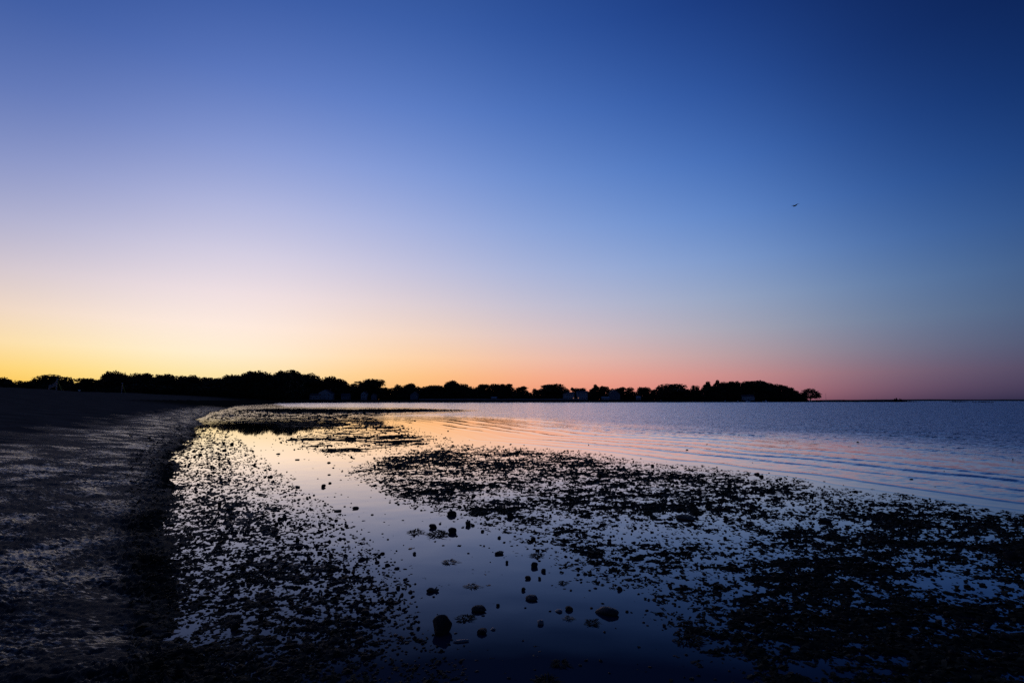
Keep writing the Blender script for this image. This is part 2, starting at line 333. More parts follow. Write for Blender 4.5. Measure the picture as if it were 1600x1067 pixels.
CHOP_TILT = 2.2
def water_material():
    m, N, L, b = material('tidal_water', (0.003, 0.004, 0.007), 0.02, 0.30, 1.333)
    co = add(N, 'ShaderNodeTexCoord')
    ch = add(N, 'ShaderNodeAttribute', attribute_name='chop').outputs['Fac']
    def noise(sx, sy, d, dist=0.0):
        mp = add(N, 'ShaderNodeMapping'); mp.inputs['Scale'].default_value = (sx, sy, 1); mp.inputs['Rotation'].default_value = (0, 0, 0.35)
        L.new(co.outputs['Object'], mp.inputs['Vector'])
        n = add(N, 'ShaderNodeTexNoise'); n.inputs['Scale'].default_value = 1.0; n.inputs['Detail'].default_value = d; n.inputs['Distortion'].default_value = dist
        L.new(mp.outputs[0], n.inputs['Vector']); return n.outputs['Fac']
    p = add(N, 'ShaderNodeMath', operation='MULTIPLY'); L.new(noise(2.2, 5.0, 2.0), p.inputs[0]); p.inputs[1].default_value = 0.0035
    bp = add(N, 'ShaderNodeBump'); bp.inputs['Strength'].default_value = 1.0; bp.inputs['Distance'].default_value = 0.07
    L.new(p.outputs[0], bp.inputs['Height'])
    # wind ripples too small to model one by one tilt the surface this way and that
    tilt = None
    for k, (sx, sy, w) in enumerate(((2.8, 8.0, 1.0), (9.0, 25.0, .9))):
        mp = add(N, 'ShaderNodeMapping'); mp.inputs['Scale'].default_value = (sx, sy, 1); mp.inputs['Rotation'].default_value = (0, 0, 0.25 + .2 * k)
        L.new(co.outputs['Object'], mp.inputs['Vector'])
        n = add(N, 'ShaderNodeTexNoise'); n.inputs['Scale'].default_value = 1.0; n.inputs['Detail'].default_value = 2.0
        L.new(mp.outputs[0], n.inputs['Vector'])
        c = add(N, 'ShaderNodeVectorMath', operation='SUBTRACT'); L.new(n.outputs['Color'], c.inputs[0]); c.inputs[1].default_value = (.5, .5, .5)
        q = add(N, 'ShaderNodeVectorMath', operation='MULTIPLY'); L.new(c.outputs[0], q.inputs[0]); q.inputs[1].default_value = (w * .7, w * 1.1, 0)
        if tilt is None: tilt = q.outputs[0]
        else:
            t = add(N, 'ShaderNodeVectorMath', operation='ADD'); L.new(tilt, t.inputs[0]); L.new(q.outputs[0], t.inputs[1]); tilt = t.outputs[0]
    sc_ = add(N, 'ShaderNodeVectorMath', operation='SCALE'); L.new(tilt, sc_.inputs[0])
    cm_ = add(N, 'ShaderNodeMath', operation='MULTIPLY'); L.new(ch, cm_.inputs[0]); cm_.inputs[1].default_value = CHOP_TILT; L.new(cm_.outputs[0], sc_.inputs['Scale'])
    ad = add(N, 'ShaderNodeVectorMath', operation='ADD'); L.new(bp.outputs[0], ad.inputs[0]); L.new(sc_.outputs[0], ad.inputs[1])
    nm = add(N, 'ShaderNodeVectorMath', operation='NORMALIZE'); L.new(ad.outputs[0], nm.inputs[0]); 
    r = add(N, 'ShaderNodeMapRange'); L.new(ch, r.inputs[0]); r.inputs[3].default_value = 0.015; r.inputs[4].default_value = 0.38
    # dark water body under a mirror whose strength climbs steeply towards grazing angles
    N.remove(b)
    body = add(N, 'ShaderNodeBsdfDiffuse'); body.inputs['Color'].default_value = (0.010, 0.018, 0.040, 1)
    gl = add(N, 'ShaderNodeBsdfGlossy'); gl.inputs['Color'].default_value = (0.82, 0.86, 1.0, 1); L.new(r.outputs[0], gl.inputs['Roughness']); L.new(nm.outputs[0], gl.inputs['Normal'])
    fr = add(N, 'ShaderNodeFresnel'); fr.inputs['IOR'].default_value = 1.333; L.new(nm.outputs[0], fr.inputs['Normal'])
    pw = add(N, 'ShaderNodeMath', operation='SUBTRACT'); L.new(fr.outputs[0], pw.inputs[0]); pw.inputs[1].default_value = 0.082   # as through a polarising filter
    gm = add(N, 'ShaderNodeMath', operation='MAXIMUM'); L.new(pw.outputs[0], gm.inputs[0]); gm.inputs[1].default_value = 0.004
    gn = add(N, 'ShaderNodeMath', operation='MULTIPLY', use_clamp=True); L.new(gm.outputs[0], gn.inputs[0]); gn.inputs[1].default_value = 2.2
    tn = add(N, 'ShaderNodeMix', data_type='RGBA'); L.new(gn.outputs[0], tn.inputs[0]); tn.inputs[6].default_value = (0.62, 0.78, 1.0, 1); tn.inputs[7].default_value = (1.0, 0.94, 0.91, 1); L.new(tn.outputs[2], gl.inputs['Color'])
    mx = add(N, 'ShaderNodeMixShader'); L.new(gn.outputs[0], mx.inputs[0]); L.new(body.outputs[0], mx.inputs[1]); L.new(gl.outputs[0], mx.inputs[2])
    L.new(mx.outputs[0], [n for n in N if n.type == 'OUTPUT_MATERIAL'][0].inputs['Surface'])
    return m

M = {
    'ground': ground_material(), 'water': water_material(),
    'stone': speckled('wet_dark_stone', (0.014, 0.013, 0.012), (0.036, 0.033, 0.029), 9, .6, .06, .006),
    'pale_stone': speckled('grey_stone', (0.025, 0.023, 0.021), (0.05, 0.046, 0.041), 11, .55, .2, .005),
    'shell': speckled('bleached_shell', (0.12, 0.11, 0.10), (0.19, 0.175, 0.16), 30, .5, .3),
    'wood': speckled('driftwood', (0.05, 0.04, 0.032), (0.09, 0.075, 0.06), 18, .7, .3, .003),
    'weed': speckled('brown_seaweed', (0.014, 0.0145, 0.010), (0.042, 0.037, 0.021), 22, .65, .02),
    'dry_weed': speckled('olive_seaweed', (0.03, 0.029, 0.013), (0.06, 0.054, 0.024), 22, .5, .35),
    'leaf': speckled('dark_foliage', (0.030, 0.036, 0.018), (0.060, 0.060, 0.026), 0.6, .75, .2),
    'leaf_autumn': speckled('russet_foliage', (0.050, 0.036, 0.018), (0.085, 0.050, 0.022), 0.6, .75, .2),
    'bark': speckled('bark', (0.035, 0.028, 0.022), (0.06, 0.05, 0.04), 5, .9, .2),
    'white_wall': speckled('white_clapboard', (0.36, 0.36, 0.35), (0.44, 0.43, 0.42), 1.2, .7, .3),
    'grey_wall': speckled('grey_shingle_wall', (0.14, 0.15, 0.165), (0.20, 0.21, 0.22), 2.5, .8, .3),
    'roof': speckled('dark_shingle_roof', (0.05, 0.05, 0.055), (0.09, 0.09, 0.095), 3, .85, .2),
    'pale_roof': speckled('weathered_pale_roof', (0.30, 0.30, 0.31), (0.40, 0.40, 0.40), 3, .8, .2),
    'brick': speckled('chimney_brick', (0.16, 0.08, 0.06), (0.24, 0.12, 0.09), 12, .9, .2),
    'glass': material('dark_window_glass', (0.02, 0.022, 0.025), 0.08, 0.5)[0],
    'trim': speckled('white_trim', (0.60, 0.60, 0.58), (0.70, 0.69, 0.67), 4, .6, .3),
    'concrete': speckled('grey_concrete', (0.20, 0.195, 0.185), (0.30, 0.29, 0.275), 1.5, .9, .2),
    'hull': speckled('white_fibreglass', (0.52, 0.53, 0.54), (0.62, 0.62, 0.62), 2, .35, .5),
    'dark_hull': speckled('navy_paint', (0.02, 0.03, 0.05), (0.035, 0.045, 0.07), 3, .4, .5),
    'steel': speckled('galvanised_steel', (0.20, 0.20, 0.21), (0.30, 0.30, 0.31), 8, .5, .5),
    'strap': speckled('yellow_strap', (0.50, 0.40, 0.06), (0.62, 0.50, 0.09), 14, .7, .3),
    'net': speckled('grey_net_cord', (0.18, 0.18, 0.19), (0.26, 0.26, 0.27), 20, .8, .2),
    'gull': speckled('grey_plumage', (0.10, 0.10, 0.11), (0.22, 0.22, 0.23), 6, .8, .2),
    'rubber': material('black_rubber', (0.015, 0.015, 0.015), .6)[0],
}
glow_m, _n, _l, _b = material('warm_glowing_pane', (0.5, 0.3, 0.15), .4)
_b.inputs['Emission Color'].default_value = (1.0, 0.50, 0.30, 1); _b.inputs['Emission Strength'].default_value = 0.22  # emissive panes for the small warm spots at the white waterfront pair
M['glowing'] = glow_m

# ------------------------------------------------------------------ mesh helpers
def obj(name, me, mat=None, parent=None):
    o = bpy.data.objects.new(name, me); C.objects.link(o)
    if mat is not None and not me.materials: me.materials.append(M[mat] if isinstance(mat, str) else mat)
    if parent is not None: o.parent = parent
    return o
def tag(o, label=None, cat=None, group=None, kind=None):
    if label: o['label'] = label
    if cat: o['category'] = cat
    if group: o['group'] = group
    if kind: o['kind'] = kind
    return o
def empty(name, loc, rz=0.0):
    o = bpy.data.objects.new(name, None); C.objects.link(o); o.location = [float(v) for v in loc]; o.rotation_euler = (0, 0, rz)
    o.empty_display_size = 0.2
    return o
def mesh(name, v, f, smooth=False):
    me = bpy.data.meshes.new(name)
    v = np.asarray(v, np.float32)
    if isinstance(f, np.ndarray):
        n, k = f.shape
        me.vertices.add(len(v)); me.vertices.foreach_set('co', v.ravel())
        me.loops.add(n * k); me.loops.foreach_set('vertex_index', f.astype(np.int32).ravel())
        me.polygons.add(n); me.polygons.foreach_set('loop_start', np.arange(0, n * k, k, dtype=np.int32))
        me.update(calc_edges=True)
    else:
        me.from_pydata(v.tolist(), [], f); me.update()
    if smooth: me.polygons.foreach_set('use_smooth', np.ones(len(me.polygons), bool))
    return me
class MB:
    """gathers simple shapes into one mesh"""
    def __init__(s): s.v, s.f = [], []
    def poly(s, vs, fs):
        b = len(s.v); s.v += [tuple(map(float, q)) for q in vs]; s.f += [tuple(i + b for i in q) for q in fs]; return s
    def box(s, x0, x1, y0, y1, z0, z1):
        return s.poly([(x0, y0, z0), (x1, y0, z0), (x1, y1, z0), (x0, y1, z0), (x0, y0, z1), (x1, y0, z1), (x1, y1, z1), (x0, y1, z1)],
                      [(0, 3, 2, 1), (4, 5, 6, 7), (0, 1, 5, 4), (1, 2, 6, 5), (2, 3, 7, 6), (3, 0, 4, 7)])
    def tube(s, pts, rad, n=8, caps=True):
        pts = [Vector([float(c) for c in p]) for p in pts]; vs = []
        for i, p in enumerate(pts):
            d = (pts[min(i + 1, len(pts) - 1)] - pts[max(i - 1, 0)]).normalized()
            a = d.orthogonal().normalized() if i == 0 else (a - d * a.dot(d)).normalized()
            c = d.cross(a); r = rad[i] if isinstance(rad, (list, tuple)) else rad
            vs += [p + (a * math.cos(t) + c * math.sin(t)) * r for t in [2 * math.pi * k / n for k in range(n)]]
        fs = [(i * n + k, i * n + (k + 1) % n, (i + 1) * n + (k + 1) % n, (i + 1) * n + k) for i in range(len(pts) - 1) for k in range(n)]
        if caps: fs += [tuple(range(n))[::-1], tuple(range((len(pts) - 1) * n, len(pts) * n))]
        return s.poly(vs, fs)
    def build(s, name, mat, parent=None, smooth=False): return obj(name, mesh(name, s.v, s.f, smooth), mat, parent)
def copy_tree(o, parent=None):
    c = o.copy(); C.objects.link(c); c.parent = parent
    for ch in o.children: copy_tree(ch, c)
    return c

# ------------------------------------------------------------------ ground sheet and water sheet
def polar(rows, half, step, coarse):
    a = np.arange(-half, half + 1e-6, step)
    b = np.arange(half + coarse, 360 - half - coarse * .5, coarse)
    az = np.radians(np.concatenate([a, b])); n = len(az); m = len(rows)
    R, A = np.meshgrid(rows, az, indexing='ij')
    x = (R * np.sin(A)).ravel(); y = (R * np.cos(A)).ravel()
    i, j = np.meshgrid(np.arange(m - 1), np.arange(n), indexing='ij')
    j2 = (j + 1) % n
    f = np.stack([i * n + j, i * n + j2, (i + 1) * n + j2, (i + 1) * n + j], -1).reshape(-1, 4)
    return x, y, np.ascontiguousarray(f)
def depth_rows(y0, y1, step):
    q = np.arange(y0, y1, -step); return np.array([at(800, t)[1] for t in q])
rows = np.concatenate([np.linspace(0.05, 2.1, 24)[:-1], depth_rows(1270, 745, 1.25), depth_rows(744, 632, .6)])
rows = np.concatenate([rows, np.geomspace(rows[-1] * 1.02, 1300, 100), np.geomspace(1500, 38000, 16)])
gx, gy, gf = polar(rows, 56.0, 0.1, 4.0)
gz, gwet, gweed, gs = ground(gx, gy)
gz = np.where(np.hypot(gx, gy) > 2500, np.where(gs > 0, H_TOP, -2.0), gz)
me = mesh('ground', np.stack([gx, gy, gz], 1), gf, True)
for n, a in (('wet', gwet), ('weed', gweed)):
    me.attributes.new(n, 'FLOAT', 'POINT').data.foreach_set('value', a.astype(np.float32))
tag(obj('ground', me, 'ground'), kind='structure')

rows = np.concatenate([np.linspace(0.05, 2.1, 8)[:-1], depth_rows(1270, 812, 2.0), depth_rows(811, 634, .55)])
rows = np.concatenate([rows, np.geomspace(rows[-1] * 1.03, 3000, 60), np.geomspace(3600, 39000, 12)])
wx, wy, wf = polar(rows, 56.0, 0.2, 4.0)
sea = signed(wx, wy, SEA); sd = np.where(sea > 0, poly_dist(wx, wy, SHORE), 0.0)
sdw = sd + 0.22 * fbm(wx, wy, (5.0, 2.2, .9), (1, .6, .35), 201)
wz = np.zeros_like(wx)
wr = np.hypot(wx, wy)
for d0, amp, wid in ((0.28, .003, .05), (0.95, .006, .085), (1.75, .006, .11), (2.5, .011, .14), (3.7, .013, .17), (4.7, .010, .20), (6.2, .018, .24), (7.6, .020, .30), (9.3, .018, .33), (11.2, .024, .38), (13.6, .022, .42), (16.4, .024, .5), (19.6, .024, .55), (23.5, .024, .6), (28, .026, .7), (33, .026, .8), (39, .026, .9), (46, .026, 1.0)):
    a = amp * np.clip(0.70 + 0.5 * fbm(wx, wy, (8.0, 3.0), (1, .6), int(300 + d0 * 10)), 0.15, 1.3)
    t = (sdw - d0) / wid
    wz += 1.75 * a * np.exp(-np.where(t < 0, t * 1.25, t * 0.7) ** 2)
wz *= sstep(0.0, 0.4, sea)
wz += 0.0005 * fbm(wx, wy, (0.5, 0.22), (1, .6), 211) * sstep(25, 4, wr)
me = mesh('water', np.stack([wx, wy, wz], 1), wf, True)
chop = sstep(5.0, 19.0, sd + 2.0 * fbm(wx, wy, (14.0, 5.0), (1, .6), 221)) * sstep(0, 2, sea)
right = sstep(-.05, .62, wx / np.maximum(wr, .1))
chop = np.maximum(chop * (.38 + .62 * right), .10 * right * sstep(.2, 2.5, sea))
chop = np.maximum(chop, .13 * sstep(34, 60, wr))
me.attributes.new('chop', 'FLOAT', 'POINT').data.foreach_set('value', chop.astype(np.float32))
tag(obj('water', me, 'water'), kind='structure')

# ------------------------------------------------------------------ the far shore: trees
PROFILE = [(-40,590),(0,588),(15,593),(28,597),(36,593),(50,592),(62,589),(75,587),(85,586),(95,589),(105,590),(116,596),(125,593),(140,591.5),(154,594),(158,587),(169,580),(178,579.5),(185,582),(193,581),(200,585.5),(207,586),(214,583.5),(222,581.5),(230,584),(237,589),(245,585),(255,583.5),(263,585),(270,589),(280,588),(290,586),(310,588),(330,587),(345,585),(360,584),(380,582),(392,579),(402,579),(412,581),(422,582),(432,580),(442,578.5),(450,579),(458,577),(468,578.5),(475,581),(480,585),(488,583.5),(495,586),(502,591),(506,588),(514,587),(521,589.5),(528,594),(533,592),(540,597),(546,600),(556,598),(565,597),(573,594),(580,592.5),(588,596),(594,600.5),(606,601),(614,602.5),(622,600.5),(629,603),(634,599),(641,599),(648,601),(655,602),(663,601),(680,600.5),(688,602),(695,601),(699,596),(706,594.5),(712,596),(716,600),(721,598),(731,601),(741,602.5),(750,600),(758,600),(761,604),(770,602),(775,599),(782,600),(790,599.5),(797,602.5),(803,606.5),(812,603.5),(820,606),(829,609),(836,606),(846,605),(855,601),(862,600),(870,602),(879,602.5),(888,604.5),(892,608),(897,605.5),(902,609),(907,606),(914,608),(922,609.5),(926,603),(930,601),(938,607),(942,602),(946,602.5),(951,607),(958,605),(966,605),(974,609),(977,613),(983,605),(992,609),(1000,605.5),(1006,604.5),(1013,607),(1024,604),(1036,604),(1043,601),(1050,599),(1058,600),(1066,602),(1076,606),(1080,607),(1086,601.5),(1091,605),(1098,604),(1103,600),(1106,596.5),(1111,602),(1118,599),(1121,594),(1126,597.5),(1132,595),(1140,596),(1148,595),(1154,597),(1157,603),(1161,595.5),(1166,595.5),(1171,600),(1175,601.5),(1179,595),(1185,592.5),(1193,593),(1200,595),(1211,597.5),(1225,599.5),(1233,602),(1240,605),(1247,610),(1252,615),(1257,608.5),(1265,607),(1273,609),(1279,614)]
PX = np.array([p[0] for p in PROFILE], float); PY = np.array([p[1] for p in PROFILE], float)
def tree_depth(px):
    return float(np.interp(px, [-40, 300, 440, 470, 620, 900, 1280], [300, 330, 375, 470, 490, 535, 622]))
def leaf_faces(n, lobes, size, r):
    """n leaf sprays spread through a set of ellipsoid lobes, thicker towards their outsides"""
    w = np.array([l[3] * l[4] * l[5] for l in lobes]); w = w ** .75; w /= w.sum()
    k = r.choice(len(lobes), n, p=w); Lb = np.array(lobes)[k]
    d = r.normal(size=(n, 3)); d /= np.linalg.norm(d, axis=1)[:, None]
    rad = r.uniform(.35, 1.08, (n, 1)) ** .6
    rad *= 1 + .16 * np.sin(d[:, :1] * 7 + k[:, None]) * np.cos(d[:, 2:] * 8 + d[:, 1:2] * 5)
    c = Lb[:, :3] + d * rad * Lb[:, 3:6]
    a = r.normal(size=(n, 3)); a /= np.linalg.norm(a, axis=1)[:, None]
    b = np.cross(a, r.normal(size=(n, 3))); b /= np.linalg.norm(b, axis=1)[:, None]
    s = size * r.uniform(.5, 1.3, (n, 1))
    v = np.stack([c - a * s, c + b * s * .62, c + a * s, c - b * s * .5], 1).reshape(-1, 3)
    f = np.arange(4 * n).reshape(-1, 4)
    return v, f
def tree_kind(seed, lobes, trunk_top, leaves=2600, size=.032, lean=0.0):
    """a tree of unit height and unit crown width: (trunk mesh, crown mesh)"""
    r = np.random.default_rng(seed); b = MB()
    b.tube([(0, 0, -.03), (lean * .2, .01, trunk_top * .5), (lean * .6, 0, trunk_top), (lean, 0, trunk_top + .25)], [.030, .024, .019, .008], 7)
    for x, y, z, rx, ry, rz in lobes:
        z0 = trunk_top * r.uniform(.7, 1.05)
        b.tube([(lean * .5, 0, z0), (lean * .5 + (x - lean * .5) * .5, y * .5, z0 + (z - z0) * .65), (x, y, z)], [.013, .009, .004], 5)
        for _ in range(2):
            q = r.normal(size=3) * .6
            b.tube([(x * .6, y * .6, z0 + (z - z0) * .7), (x + q[0] * rx, y + q[1] * ry, z + abs(q[2]) * rz)], [.007, .002], 4)
    v, f = leaf_faces(leaves, lobes, size, r)
    return mesh('trunk', b.v, b.f), mesh('crown', v, f)
def lobes_round(r, n, w=.36, zc=.62, hz=.30):
    out = [(0, 0, zc, w * .8, w * .8, hz * .9)]
    for i in range(n):
        a = 2 * math.pi * i / n + r.uniform(-.4, .4); q = r.uniform(.18, .34)
        out.append((math.cos(a) * q, math.sin(a) * q, zc + r.uniform(-.22, .20), r.uniform(.12, .2), r.uniform(.12, .2), r.uniform(.09, .17)))
    for i in range(4): out.append((r.uniform(-.24, .24), r.uniform(-.2, .2), r.uniform(.76, .88), r.uniform(.13, .22), .18, .12))
    return out
_r = np.random.default_rng(5)
KINDS = []
for i in range(9):
    if i < 4: lb = lobes_round(_r, 6 + i % 3)
    elif i < 6: lb = lobes_round(_r, 7, .30, .58, .36)                        # tall ovals
    elif i == 6: lb = [(-.22, 0, .80, .24, .22, .16), (.20, .05, .76, .26, .24, .15), (0, -.1, .9, .2, .2, .1), (-.05, .1, .60, .30, .3, .16), (.3, 0, .55, .14, .14, .1), (-.32, 0, .58, .13, .13, .1)]   # broad and open
    elif i == 7: lb = [(0, 0, .90, .10, .1, .10), (.06, 0, .74, .17, .16, .12), (-.10, .02, .60, .20, .2, .13), (.12, 0, .46, .2, .2, .12), (-.02, 0, .34, .17, .17, .10)]                                  # ragged narrow
    else: lb = [(0, 0, .58, .42, .40, .30), (-.28, 0, .50, .20, .22, .22), (.28, 0, .50, .20, .22, .22), (.0, 0, .82, .26, .24, .17), (.38, 0, .42, .12, .14, .12), (-.38, 0, .4, .1, .12, .1)]                                        # wide dome on bare stems
    KINDS.append(tree_kind(60 + i, lb, .30 if i != 8 else .34, 2600 if i != 6 else 1700, .034, _r.uniform(-.05, .05)))
for i in range(4):
    lb = lobes_round(_r, 7, .40, .52, .44) + [(_r.uniform(-.3, .3), _r.uniform(-.3, .3), _r.uniform(.12, .3), .26, .26, .2) for _ in range(5)]
    KINDS.append(tree_kind(80 + i, lb, .2, 3200, .04))
SHRUB = []
for i in range(4):
    lb = [(0, 0, .45, .42, .42, .45)] + [(_r.uniform(-.3, .3), _r.uniform(-.3, .3), _r.uniform(.3, .75), .22, .22, .24) for _ in range(4)]
    SHRUB.append(tree_kind(90 + i, lb, .12, 900, .06))
def plant_tree(name, kind, base, h, w, rz, label, group, cat='tree', leaf='leaf', kinds=None):
    tm, cm = (kinds or KINDS)[kind]
    o = empty(name, base, rz); o.scale = (w, w, h)
    t = obj('trunk', tm, 'bark', o)
    c = obj('crown', cm, None, o)
    if not cm.materials: cm.materials.append(M['leaf'])
    if leaf != 'leaf':
        c.material_slots[0].link = 'OBJECT'; c.material_slots[0].material = M[leaf]
    return tag(o, label, cat, group)
def stretch_of(px):
    for lim, t in ((156, 'behind the beach net on the far left'), (245, 'behind the white-capped beach post'), (440, 'behind the beach and its dark spit'), (545, 'behind the white gabled house at the bay head'),
                   (690, 'between the gabled house and the domed tree'), (830, 'along the middle of the far shore'), (925, 'behind the long white waterfront buildings'), (1000, 'around the grey gabled house'),
                   (1100, 'behind the first moored boats'), (1175, 'behind the middle moored boats'), (1400, 'on the wooded point')):
        if px < lim: return t
    return 'on the far shore'
peaks = [i for i in range(1, len(PX) - 1) if PY[i] <= PY[i - 1] and PY[i] < PY[i + 1]]
SPECIAL = {458: 'tallest tree on the skyline, rounded, above the head of the bay', 706: 'lone domed tree standing proud of the middle treeline', 862: 'broad tree left of and above the white waterfront building', 930: 'narrow ragged tree right of the white buildings, left of a slit of sky',
           942: 'narrow tree just right of the slit of sky beside the white buildings', 983: 'pointed tree just right of the deep sky gap by the grey house', 1106: 'small spiky treetop left of the high trees over the boats', 1121: 'upright treetop left end of the high trees over the boats',
           1185: 'highest rounded tree on the wooded point', 1265: 'lone spreading tree with bare stems at the tip of the point', 178: 'tall bushy tree left of the white-capped beach post', 580: 'spiky-topped tree on the skyline right of the gabled house',
           1050: 'broad rounded tree above the leftmost moored boat', 85: 'ragged tree rising behind the beach net', 1161: 'thin see-through tree beside a gap low in the skyline'}
ORD = ['first', 'second', 'third', 'fourth', 'fifth', 'sixth', 'seventh', 'eighth', 'ninth', 'tenth', 'eleventh', 'twelfth', 'thirteenth', 'fourteenth', 'fifteenth', 'sixteenth', 'seventeenth', 'eighteenth']
_seen = {}
def nth(t):
    _seen[t] = _seen.get(t, 0) + 1
    return ORD[_seen[t] - 1] + ' dark skyline treetop from the left ' + t
n_tree = 0
for i in peaks:
    px, py = PX[i], PY[i]
    l = i
    while l > 0 and PY[l - 1] >= PY[l]: l -= 1
    rr = i
    while rr < len(PX) - 1 and PY[rr + 1] >= PY[rr]: rr += 1
    wpx = max(min(px - PX[l], 24), 6) + max(min(PX[rr] - px, 24), 6)
    dep = tree_depth(px)
    top = at_depth(px, py - .6, dep)
    gz0 = ground_z(top[0], dep) - .15
    h = top[2] - gz0
    w = max(wpx / F_PX * dep * 1.3, h * .7)
    k = 7 if px in (930, 1121, 1106) else 6 if px in (1161, 488, 85) else 8 if px == 1265 else int(_r.choice([0, 1, 2, 3, 4, 5, 9, 10, 11, 12, 9, 10]))
    if k == 7: w = max(wpx / F_PX * dep * 1.6, h * .6)
    if px == 1265: w = 34 / F_PX * dep
    plant_tree('broadleaf_tree', k, (top[0], dep, gz0), h, w, _r.uniform(0, 6.28) if k not in (6, 8) else 0.0,
               SPECIAL.get(int(px)) or nth(stretch_of(px)), 'skyline trees ' + stretch_of(px), leaf='leaf_autumn' if _r.uniform() < .25 else 'leaf')
    n_tree += 1
# lower trees that close the ranks between and in front of those
px = -38.0
while px < 1257:
    py = float(np.interp(px, PX, PY))
    dep = tree_depth(px) + _r.uniform(6, 30)
    py = min(py + _r.uniform(.4, 4.2), 615)
    if not (974 < px < 981 or 1155 < px < 1159):
        top = at_depth(px, py, dep); zg = ground_z(top[0], dep) - .15; h = top[2] - zg
        plant_tree('broadleaf_tree', int(_r.integers(9, 13)), (top[0], dep, zg), h, max(h * _r.uniform(.75, 1.1), 7.0), _r.uniform(0, 6.28),
                   'lower dark tree filling the ranks ' + stretch_of(px), 'lower trees ' + stretch_of(px), leaf='leaf_autumn' if _r.uniform() < .2 else 'leaf')
    px += _r.uniform(6.5, 9.5)
px = -30.0
while px < 1262:
    py = min(float(np.interp(px, PX, PY)) + _r.uniform(3.0, 8.0), 617); dep = tree_depth(px) - _r.uniform(0, 5)
    top = at_depth(px, py, dep); zg = ground_z(top[0], dep) - .15; h = top[2] - zg
    if not (975 < px < 980 or 1155 < px < 1159):
        plant_tree('broadleaf_tree', int(_r.integers(9, 13)), (top[0], dep, zg), h, max(h * _r.uniform(.9, 1.3), 7.0), _r.uniform(0, 6.28),
                   'low front tree ' + stretch_of(px), 'front trees ' + stretch_of(px), leaf='leaf_autumn' if _r.uniform() < .2 else 'leaf')
    px += _r.uniform(9, 14)
px = 60.0
while px < 1284:
    if px < 420 or px > 446:
        dep = tree_depth(px) - _r.uniform(2, 9)
        p = at_depth(px, 620, dep); h = _r.uniform(4.0, 7.0) * (1.25 if px < 440 else 1)
        z = float(ground(np.array([p[0]]), np.array([dep]))[0][0])
        if z > 1.0:
            plant_tree('shrub', int(_r.integers(0, 4)), (p[0], dep, z - .15), h, h * _r.uniform(1.5, 2.2), _r.uniform(0, 6.28),
                       'dark rounded shrub under the trees ' + stretch_of(px), 'shrubs ' + stretch_of(px), 'shrub', kinds=SHRUB)
    px += _r.uniform(7, 12)

